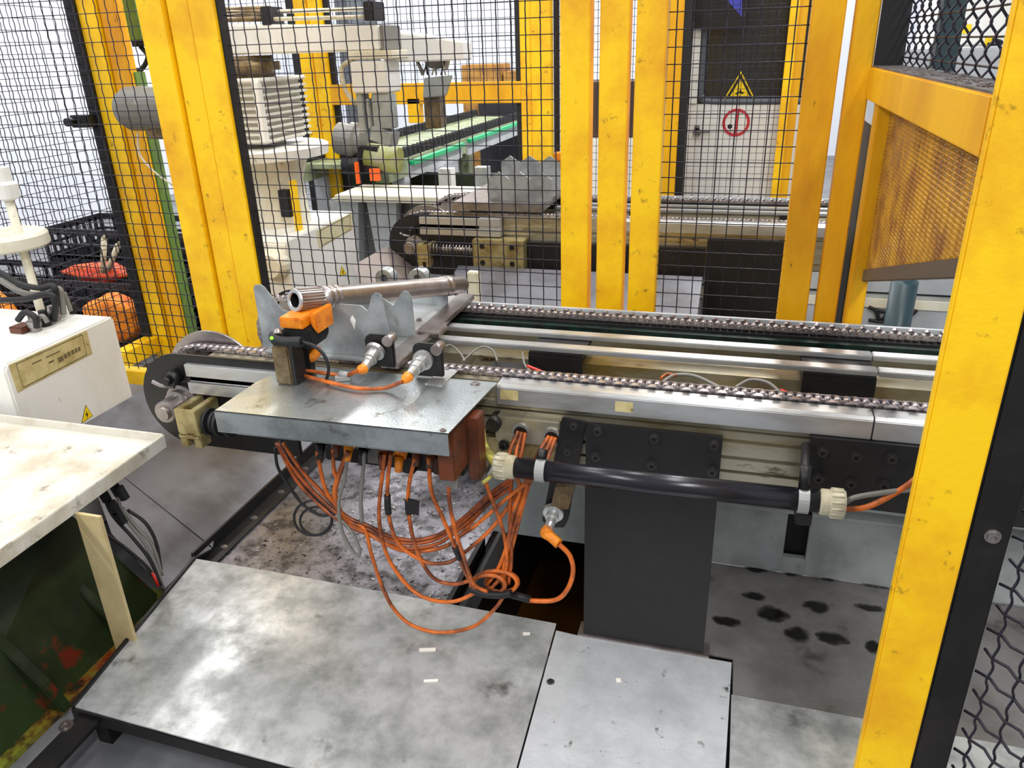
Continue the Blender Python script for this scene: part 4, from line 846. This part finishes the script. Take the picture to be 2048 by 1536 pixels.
# second arm with white tool head and grey gripper
mb = MB(); mb.quadbox([Vector(v) for v in ((-1.52, 3.30, 1.555), (-1.20, 3.42, 1.555), (-1.20, 3.55, 1.555), (-1.52, 3.55, 1.555), (-1.52, 3.30, 1.685), (-1.20, 3.42, 1.630), (-1.20, 3.55, 1.630), (-1.52, 3.55, 1.685))]); mb.build('fore_arm', WHITE, ro, .006)
mb = MB(); mb.box(-1.60, -1.40, 3.12, 3.30, 1.572, 1.605); mb.build('joint_cover', CREAM, ro, .004)
mb = MB(); mb.box(-1.592, -1.430, 3.12, 3.26, 1.442, 1.566); mb.build('tool_motor', WHITE, ro, .006)
mb = MB(); mb.tube(smooth([(-1.59, 3.15, 1.575), (-1.645, 3.15, 1.54), (-1.64, 3.15, 1.46), (-1.60, 3.15, 1.40)], 6), .010, 8); mb.build('tool_hose', PVC, ro)
gp = MB(); gp.box(-1.585, -1.555, 3.13, 3.2, 1.28, 1.442); gp.box(-1.545, -1.525, 3.13, 3.2, 1.30, 1.42); gp.box(-1.515, -1.43, 3.13, 3.2, 1.30, 1.44); gp.box(-1.53, -1.43, 3.12, 3.2, 1.24, 1.30, Matrix.Rotation(.3, 3, 'Y')); gp.build('gripper', BASEW, ro, .004)
t2 = thing('gripper_head', 'grey gripper head with tubing hanging to the right of the robot arm', 'gripper', (-1.2, 3.5, 1.3))
gp = MB(); gp.quadbox([AY(x, y, yv) for yv in (3.42, 3.54) for x, y in ((846, 196), (893, 192), (906, 150), (848, 156))]); gp.build('gripper_block', BASEW, t2, .004)
gp = MB(); gp.quadbox([AY(x, y, yv) for yv in (3.46, 3.54) for x, y in ((888, 138), (896, 140), (908, 88), (894, 90))]); gp.build('side_cover', FINM, t2, .003)
gp = MB(); gp.box(AY(853, 240, 3.46).x, AY(884, 240, 3.46).x, 3.44, 3.52, AY(868, 256, 3.46).z, AY(868, 190, 3.46).z); gp.build('gripper_stem', RUST, t2, .003)
gp = MB(); q = AY(870, 112, 3.48); gp.lathe((q.x, 3.48, q.z - .02), (0.25, -.5, .6), [(0, .05), (.05, .055), (.06, .035), (.10, .03)], 16); gp.build('rotary_head', GREYC, t2)
for k in range(6):
    a = AY(852 + 8 * k, 92 + 3 * (k % 3), 3.44); b = AY(846 + 9 * k, 150, 3.44); mb = MB(); mb.tube(smooth([a, a.lerp(b, .5) + Vector((.012 * (-1) ** k, 0, 0)), b], 4), .004, 6); mb.build('air_tube', (GREYC, BLKR, PVC)[k % 3], t2)
mb = MB(); mb.tube(smooth([AY(806, 78, 3.42), AY(822, 100, 3.42), AY(838, 130, 3.42), AY(846, 150, 3.42)], 5), .008, 8); mb.build('hose', GREYC, t2)

# ------------------------------------------------------------------ black crates on the left
def crate(label, x0, x1, y0, y1, z0, z1, nx, nz):
    t = thing('plastic_crate', label, 'crate', (x0, y0, z0)); T = .012
    MB().box(x0, x1, y0, y1, z0, z0 + T).build('crate_bottom', CRATE, t)
    def wall(nm, p, q):
        p = Vector(p); q = Vector(q); d = q - p; mb = MB(); n = Vector((-d.y, d.x, 0)).normalized() * T
        for i in range(nx + 1):
            a = p + d * (i / nx); e = d.normalized() * .008; mb.prism([a - e, a + e, a + e + Vector((0, 0, z1 - z0)), a - e + Vector((0, 0, z1 - z0))], n)
        for j in range(nz + 1):
            z = (z1 - z0) * j / nz; hh = .009 if j < nz else .02
            mb.prism([p + Vector((0, 0, z - hh)), q + Vector((0, 0, z - hh)), q + Vector((0, 0, z + hh)), p + Vector((0, 0, z + hh))], n)
        mb.prism([p + Vector((0, 0, 0)), q, q + Vector((0, 0, (z1 - z0) * .55)), p + Vector((0, 0, (z1 - z0) * .55))], n * .4)
        mb.build(nm, CRATE, t)
    wall('crate_wall', (x0, y0, z0), (x1, y0, z0)); wall('crate_wall', (x1, y0, z0), (x1, y1, z0)); wall('crate_wall', (x1, y1, z0), (x0, y1, z0)); wall('crate_wall', (x0, y1, z0), (x0, y0, z0))
    return t
a = AY(85, 462, 3.95); b = AY(300, 455, 3.95); c = AY(110, 560, 3.95)
crate('upper black slotted plastic crate behind the left mesh', a.x, b.x + .25, 3.95, 4.45, c.z, a.z, 9, 4)
a2 = AY(0, 548, 3.6); b2 = AY(290, 560, 3.6); c2 = AY(150, 680, 3.6)
crate('lower large black crate holding an orange and red cloth', a2.x - .4, b2.x + .2, 3.55, 3.92, max(.02, c2.z - .05), a2.z - .02, 12, 4)
mb = MB(); mb.box(a.x - .1, b.x + .3, 3.94, 4.5, 0, c.z - .012); tag(mb.build('crate_pallet', GREYB, None, .01), 'dark support block beneath the upper black crate', 'pallet')
def blob(name, label, cat, c, r, m, seed):
    bm = bmesh.new(); bmesh.ops.create_icosphere(bm, subdivisions=3, radius=1); rr = random.Random(seed); ph = [rr.uniform(0, 6) for _ in range(6)]
    for v in bm.verts:
        p = v.co; k = 1 + .12 * math.sin(4 * p.x + ph[0]) + .10 * math.sin(5 * p.y + ph[1]) + .08 * math.sin(7 * p.z + ph[2]); v.co = Vector((p.x * r[0] * k, p.y * r[1] * k, p.z * r[2] * k)) + Vector(c)
    me = bpy.data.meshes.new(name); bm.to_mesh(me); bm.free(); me.materials.append(m)
    for f in me.polygons: f.use_smooth = True
    return tag(link(name, me), label, cat)
q = AY(215, 640, 3.42); blob('orange_cover', 'crumpled orange sheet bulging before the lower black crate', 'sheet', (q.x, 3.46, q.z), (.21, .07, .15), ORNG, 1)
q = AY(0, 645, 3.42); blob('orange_cover', 'orange sheet bulging at the far left picture edge', 'sheet', (q.x - .05, 3.46, q.z), (.13, .07, .17), ORNG, 2)
q = AY(190, 536, 3.7); blob('red_cloth', 'red and orange cloth spilling over the lower crate', 'cloth', (q.x, 3.72, q.z - .03), (.26, .10, .05), mat('red_orange_cloth', (214, 84, 24), .6, 0, (196, 40, 40), 5), 3)
for k, (pts, lab) in enumerate((([(206, 545), (207, 515), (208, 478)], 'upright cream hose end on the red cloth'), ([(216, 540), (226, 515), (236, 490)], 'slanting cream hose end beside the upright one'))):
    mb = MB(); P = [AY(x, y, 3.62) for x, y in pts]; mb.tube(P, .016, 10); mb.cyl(P[-1], P[-1] + (P[-1] - P[-2]).normalized() * .03, .012, .002, n=10); tag(mb.build('hose_end', PVC), lab, 'hose')

# ------------------------------------------------------------------ far conveyor carrier, cream table, sloping plates
fc = thing('workpiece_carrier', 'far grey carrier with zigzag upright plates behind the centre mesh', 'carrier', (-1.1, 3.9, .86))
MB().box(-1.37, -.905, 3.62, 4.20, .866, .905).build('base_plate', STEEL, fc, .004)
for y, x0, x1, zb, zt2 in ((3.70, -1.20, -.875, .905, 1.045), (3.98, -1.22, -.90, .905, 1.085)):
    n = 6; pts = [Vector((x0, y, zb))]; top_ = []
    for i in range(n + 1):
        top_.append(Vector((x0 + (x1 - x0) * i / n, y, zt2 + (0 if i % 2 else -.035))))
    MB().prism(pts + top_ + [Vector((x1, y, zb))], (0, .006, 0)).build('support_plate', GALVP, fc)
mb = MB(); a = AY(1107, 306, 4.0); b = AY(1128, 340, 4.0); mb.box(a.x, b.x + .03, 4.0, 4.06, b.z, a.z); tag(mb.build('orange_sensor', ORGP, None, .004), 'small orange sensor box beside the far carrier', 'sensor')
mb = MB(); mb.box(-.96, -.93, 4.02, 4.05, .86, b.z); tag(mb.build('sensor_post', RUST), 'stained upright below the small orange sensor box', 'post')
ctb = thing('cream_table', 'cream topped machine table left of the far conveyor', 'table', (-2, 4.4, 0))
a = AY(668, 390, 4.3); b = AY(905, 402, 4.3); MB().box(a.x, b.x + .3, 4.3, 4.7, a.z - .04, a.z).build('table_top', CREAM, ctb, .004)
for x in (1, 2):
    q = AY(690 if x == 1 else 765, 430, 4.36); MB().quadbox([Vector((q.x + dx, yv, zv)) for zv, w_ in ((0, .03), (a.z - .04, .10)) for dx, yv in ((-w_, 4.36), (w_, 4.36), (w_, 4.44), (-w_, 4.44))]).build('leg', PALE, ctb)
MB().box(a.x, b.x, 4.5, 4.54, .3, a.z - .04).build('back_panel', GREYC, ctb)
slp = thing('drip_plate', 'pale grey sloping drip plate between the two conveyors', 'plate', (-.6, 3, .3))
MB().prism([Vector(v) for v in ((-1.30, 3.48, .62), (-.13, 3.48, .62), (-.13, 2.50, .30), (-1.30, 2.50, .30))], (0, 0, .006)).build('plate_sheet', CHUTE, slp)
slp2 = thing('drip_plate', 'brownish grey bent plate below the far conveyor tail', 'plate', (-1.6, 3.2, .4))
MB().prism([AY(705, 531, 3.3), AY(775, 492, 3.56), AY(860, 560, 3.56), AY(800, 640, 3.1), AY(740, 600, 3.1)], (0, .004, -.006)).build('plate_sheet', mat('brown_grey_steel', (140, 130, 124), .4, .3), slp2)
mb = MB(); q = AY(943, 545, 2.52); mb.box(q.x - .02, q.x + .02, 2.52, 2.56, 0, q.z); tag(mb.build('cream_post', CREAM, None, .004), 'short cream post at the shaft far end behind the mesh', 'post')
for k, (x, lab) in enumerate(((768, 'left steel ring end peeping over the shaft'), (835, 'right steel ring end peeping over the shaft'))):
    q = AY(x, 558, 2.9); mb = MB(); mb.lathe((q.x, 2.9, q.z), (0, 1, 0), [(.03, .018), (.001, .018), (0, .020), (0, .040), (.003, .042), (.05, .042)], 20); mb.bm.faces.ensure_lookup_table(); tag(mb.build('steel_ring', GALVP), lab, 'ring')

# ------------------------------------------------------------------ long conveyor running away, with motor
lc = thing('tooth_conveyor', 'long pale green conveyor with black toothed chains running to the back', 'conveyor', (-2.7, 6, 0))
xa = AZ(838, 290, .95).x; xb = xa - .62
for x in (xa, xb): MB().box(x - .05, x + .05, 4.9, 8.8, .78, .90).build('side_beam', LIME, lc)
MB().box(xb, xa, 4.95, 8.8, .86, .89).build('bed_plate', LIME, lc)
for x in (xa, xb):
    mb = MB(); y = 4.9
    while y < 8.75:
        mb.prism([Vector((x - .03, y, .90)), Vector((x - .03, y + .055, .90)), Vector((x - .03, y + .04, .965)), Vector((x - .03, y + .015, .965))], (.06, 0, 0)); y += .085
    mb.build('chain_teeth', BLKR, lc, kind='stuff')
for (y0, y1, dz) in ((5.0, 6.05, 0), (6.2, 8.2, .01)):
    MB().box(xa + .16, xa + .20, y0, y1, .885 + dz, .915 + dz).build('guide_rail', MINT, lc, .003); MB().box(xa + .15, xa + .17, y0, y1, .80, .90).build('guide_bracket', PALE, lc)
for k, (x, y, m_) in enumerate(((xa, 5.2, PALE), (xa - .25, 5.4, GRN), (xb, 5.2, PALE), (xa, 6.6, LIME), (xb, 6.6, LIME), (xa + .2, 5.6, WHITE), (xa + .45, 5.7, BASEW))):
    MB().box(x - .05, x + .05, y - .05, y + .05, 0, .78).build('leg', m_, lc)
MB().box(xa - .9, xa + .6, 5.75, 5.8, .2, .72).build('rear_panel', GRND, lc)
mb = MB(); a = AY(737, 312, 4.75); b = AY(798, 322, 4.75); mb.cyl(a, b, .085, n=24); mb.build('drive_motor', mat('yellow_green_paint', (140, 144, 70), .45, 0, (160, 160, 140), 6), lc)
mb = MB(); a = AY(672, 275, 4.75); b = AY(727, 285, 4.75); mb.lathe(a, b - a, [(0, .06), (.02, .10), (.10, .10), (.11, .115), (.15, .115), (.16, .09), ((b - a).length, .09)], 24); mb.build('motor_fan_cover', GREYC, lc)
mb = MB(); a = AY(690, 330, 4.7); mb.cyl(a, a + Vector((.12, 0, 0)), .06, n=20); mb.box(a.x + .10, a.x + .25, 4.68, 4.78, a.z - .05, a.z + .12); mb.build('gear_box', BLK, lc)
for (x0, y0, x1, y1) in ((708, 325, 717, 368), (738, 338, 758, 362)):
    a = AY(x0, y0, 4.6); b = AY(x1, y1, 4.6); MB().box(a.x, b.x, 4.6, 4.63, b.z, a.z).build('orange_tag', mat('safety_orange', (240, 96, 20), .5), lc)

# ------------------------------------------------------------------ far fence, cabinet with signs, background
QY = 5.2
ffn = thing('far_fence', 'far yellow fence with cross beam and mesh behind the robot', 'fence', (-2, QY, 0))
def px(x, y=100, Y=QY): return AY(x, y, Y).x
post(ffn, px(597), px(622), QY); post(ffn, px(625), px(651), QY); post(ffn, px(1040), px(1062), QY); post(ffn, px(1066), px(1105), QY - .05, .07); post(ffn, px(815, 215), px(840, 215), QY, z0=1.14, z1=1.30)
z0, z1 = AY(860, 208, QY).z, AY(860, 166, QY).z
MB().box(px(651), px(1040), QY, QY + .06, z0, z1).build('cross_beam', YELD, ffn, .003)
for a_, b_ in ((578, 595), (651, 662), (1028, 1040), (1105, 1116)): MB().box(px(a_), px(b_), QY + .03, QY + .05, .1, 2.3).build('edge_strip', BLKR, ffn)
wire_mesh('wire_mesh', ffn, (px(662), QY + .04, z1), (1, 0, 0), (0, 1, 0), px(1030) - px(662), .8)
wire_mesh('wire_mesh', ffn, (px(662), QY + .04, .3), (1, 0, 0), (0, 1, 0), px(740) - px(662), z0 - .3)
wire_mesh('wire_mesh', ffn, (px(440), QY + .04, .2), (1, 0, 0), (0, 1, 0), px(580) - px(440), 1.9)
wire_mesh('wire_mesh', ffn, (px(1116), QY + .04, .2), (1, 0, 0), (0, 1, 0), px(1335) - px(1116), 1.9)
KY = 4.6
kf = thing('cabinet_guard', 'yellow guard frame with mesh before the warning sign cabinet', 'fence', (0, KY - .1, 0))
post(kf, AY(1332, 200, KY - .15).x, AY(1359, 200, KY - .15).x, KY - .15, .05, m=YELD); post(kf, AY(1562, 200, KY - .15).x, AY(1580, 200, KY - .15).x, KY - .15, .05); post(kf, AY(1580, 200, KY - .15).x, AY(1597, 200, KY - .15).x, KY - .12, .05, m=YELD)
MB().box(AY(1359, 200, KY - .14).x, AY(1375, 200, KY - .14).x, KY - .14, KY - .10, 0, 2.3).build('edge_strip', BLKR, kf)
wire_mesh('wire_mesh', kf, (AY(1375, 200, KY - .12).x, KY - .12, .7), (1, 0, 0), (0, 1, 0), AY(1562, 200, KY - .12).x - AY(1375, 200, KY - .12).x, 1.3, pitch=.036, r=.0016)
cbn = thing('machine_cabinet', 'white machine cabinet with dark window, yellow hazard triangle and red prohibition sign', 'cabinet', (0, 4.9, 0))
zc_ = AY(1470, 207, KY).z
MB().box(-.46, .285, KY, KY + .6, 0, zc_).build('lower_door', WHITE, cbn, .01)
MB().box(-.46, .285, KY + .04, KY + .6, zc_, 2.4).build('window_pane', DARKW, cbn)
MB().box(AY(1381, 120, KY).x, AY(1399, 120, KY).x, KY - .005, KY + .05, zc_, 1.70).build('side_strip', WHITE, cbn, .003)
MB().box(AY(1399, 120, KY).x, AY(1403, 120, KY).x, KY, KY + .05, zc_ + .03, 1.70).build('side_gap', BLK, cbn)
gx = AY(1406, 120, KY).x; mb = MB(); mb.tube(smooth([(gx, KY + .01, 2.2), (gx, KY + .01, zc_ + .10), (gx + .012, KY + .01, zc_ + .04), (gx + .06, KY + .01, zc_ + .012), (.28, KY + .01, zc_ + .008)], 8), .016, 8); mb.build('window_gasket', GREYB, cbn)
a = AY(1380, 57, KY - .06); b = AY(1492, 57, KY - .06); MB().box(a.x, b.x, KY - .05, KY - .03, a.z, 2.4).build('dark_flap', BLK, cbn)
P = [AY(x, y, KY - .055) for x, y in ((1448, -6), (1484, -6), (1484, 34))]; MB().prism(P, (0, .003, 0)).build('blue_pennant', BLUEP, cbn)
sg = [AY(x, y, KY + .034) for x, y in ((1447, 199), (1512, 202), (1482, 142))]; c = sum(sg, Vector()) / 3
tbo = MB().prism(sg, (0, .002, 0)).build('triangle_border', SIGNY, cbn)
MB().prism([c + (p - c) * .86 + Vector((0, -.0015, 0)) for p in sg], (0, .001, 0)).build('triangle_band', SIGNB, tbo)
MB().prism([c + (p - c) * .60 + Vector((0, -.003, 0)) for p in sg], (0, .001, 0)).build('triangle_face', SIGNY, tbo)
hs = (sg[1] - sg[0]).length; z = lambda a_, b_: Vector((c.x + a_ * hs, c.y - .0045, c.z + b_ * hs))
MB().prism([z(-.16, -.10), z(-.10, -.05), z(-.02, -.02), z(.0, .06), z(.03, .0), z(.08, -.05), z(.15, -.04), z(.10, -.09), z(.04, -.10), z(.0, -.06), z(-.06, -.11)], (0, .001, 0)).build('hand_symbol', SIGNB, tbo)
c = AY(1472, 245, KY); R_ = (AY(1500, 245, KY) - AY(1445, 245, KY)).length / 2; n = 40
mb = MB(); mb.cyl((c.x, KY - .0015, c.z), (c.x, KY - .0005, c.z), R_, n=n); pfo = mb.build('prohibition_face', SIGNW, cbn)
mb = MB(); 
for yv in (KY - .004, KY - .001):
    pass
ri = [[mb.bm.verts.new((c.x + rr_ * math.cos(2 * PI * i / n), yv, c.z + rr_ * math.sin(2 * PI * i / n))) for i in range(n)] for rr_, yv in ((R_, KY - .002), (R_, KY - .004), (R_ * .80, KY - .004), (R_ * .80, KY - .002))]
for k in range(4):
    A_, B_ = ri[k], ri[(k + 1) % 4]
    for i in range(n): mb.bm.faces.new((A_[i], A_[(i + 1) % n], B_[(i + 1) % n], B_[i]))
mb.box(c.x - R_ * .08, c.x + R_ * .14, KY - .0038, KY - .002, c.z - R_ * .9, c.z + R_ * .9, Matrix.Rotation(.05, 3, 'Y')); mb.build('prohibition_ring', SIGNR, pfo)
mb = MB(); mb.cyl((c.x - R_ * .42, KY - .003, c.z - R_ * .28), (c.x - R_ * .42, KY - .0018, c.z - R_ * .28), R_ * .18, n=14); mb.build('prohibition_symbol', SIGNB, pfo)
q = AY(1394, 264, KY); mb = MB(); mb.cyl((q.x, KY, q.z), (q.x, KY - .02, q.z), .022, n=16); mb.box(q.x - .015, q.x + .012, KY - .02, KY, q.z + .01, q.z + .035); mb.tube([(q.x, KY - .02, q.z), (q.x + .07, KY - .03, q.z + .005)], .006, 6); mb.build('door_lock', GREYC, cbn)
# background furniture
def backbox(name, lab, cat, x0, y0, x1, y1, Y, m, dep=.4, floor=False, bev=.01):
    a_ = AY(x0, y0, Y); b_ = AY(x1, y1, Y); mb = MB(); mb.box(a_.x, b_.x, Y, Y + dep, 0 if floor else b_.z, a_.z); return tag(mb.build(name, m, None, bev), lab, cat)
backbox('storage_cabinet', 'tall dark grey cabinet behind the far fence left part', 'cabinet', 662, -40, 708, 165, 6.6, GREYB, .6, True)
backbox('cardboard_box', 'wide brown cardboard box beyond the far cross beam', 'box', 922, 130, 1003, 166, 9.3, CARD, .4, True)
backbox('cardboard_box', 'narrow brown cardboard box right of the wide one', 'box', 1006, 143, 1036, 166, 9.3, CARD, .4, True)
backbox('dark_bin', 'black bin beneath the cross beam at the conveyor far end', 'bin', 955, 188, 1066, 214, 9.0, CRATE, .25, True)
backbox('stacked_bin', 'dark brown bin seen in the gaps between the centre posts', 'bin', 1150, 165, 1300, 275, 6.8, mat('brown_bin', (70, 48, 36), .6), .5)
backbox('bin_stand', 'white stand under the dark brown bin behind the posts', 'stand', 1140, 277, 1310, 420, 6.75, WHITE, .6, True)
backbox('wall_panel', 'cream wall panel high on the far left', 'panel', -300, 30, 132, 86, 12.2, WALLC, .3, False)
wm = thing('white_machine', 'white machine with yellow marks seen through the upper right mesh', 'machine', (1.2, 4, 0))
a = AY(1845, 98, 4.5); b = AY(2100, 98, 4.5); MB().box(.70, b.x + .4, 4.5, 5.6, 0, a.z).build('bench', PALE, wm, .01)
MB().box(.95, b.x + .4, 4.9, 5.6, a.z, 2.6).build('machine_body', WHITE, wm, .01)
for (x, y) in ((1934, 58), (1978, 84)):
    q = AY(x, y, 4.895); MB().box(q.x - .02, q.x + .02, 4.893, 4.897, q.z - .022, q.z + .022).build('yellow_mark', SIGNY, wm)
mb = MB(); mb.tube(smooth([AY(1985, 78, 4.88), AY(2003, 84, 4.88), AY(1995, 90, 4.88), AY(1975, 88, 4.88)], 5), .008, 6); mb.build('cable', BLKR, wm)
p0 = AY(1902, 60, 3.1); mb = MB(); mb.box(p0.x - .035, p0.x + .035, 3.1, 3.17, 0, 2.4); tag(mb.build('steel_post', TEAL, None, .003), 'dark steel post standing behind the upper right mesh', 'post')
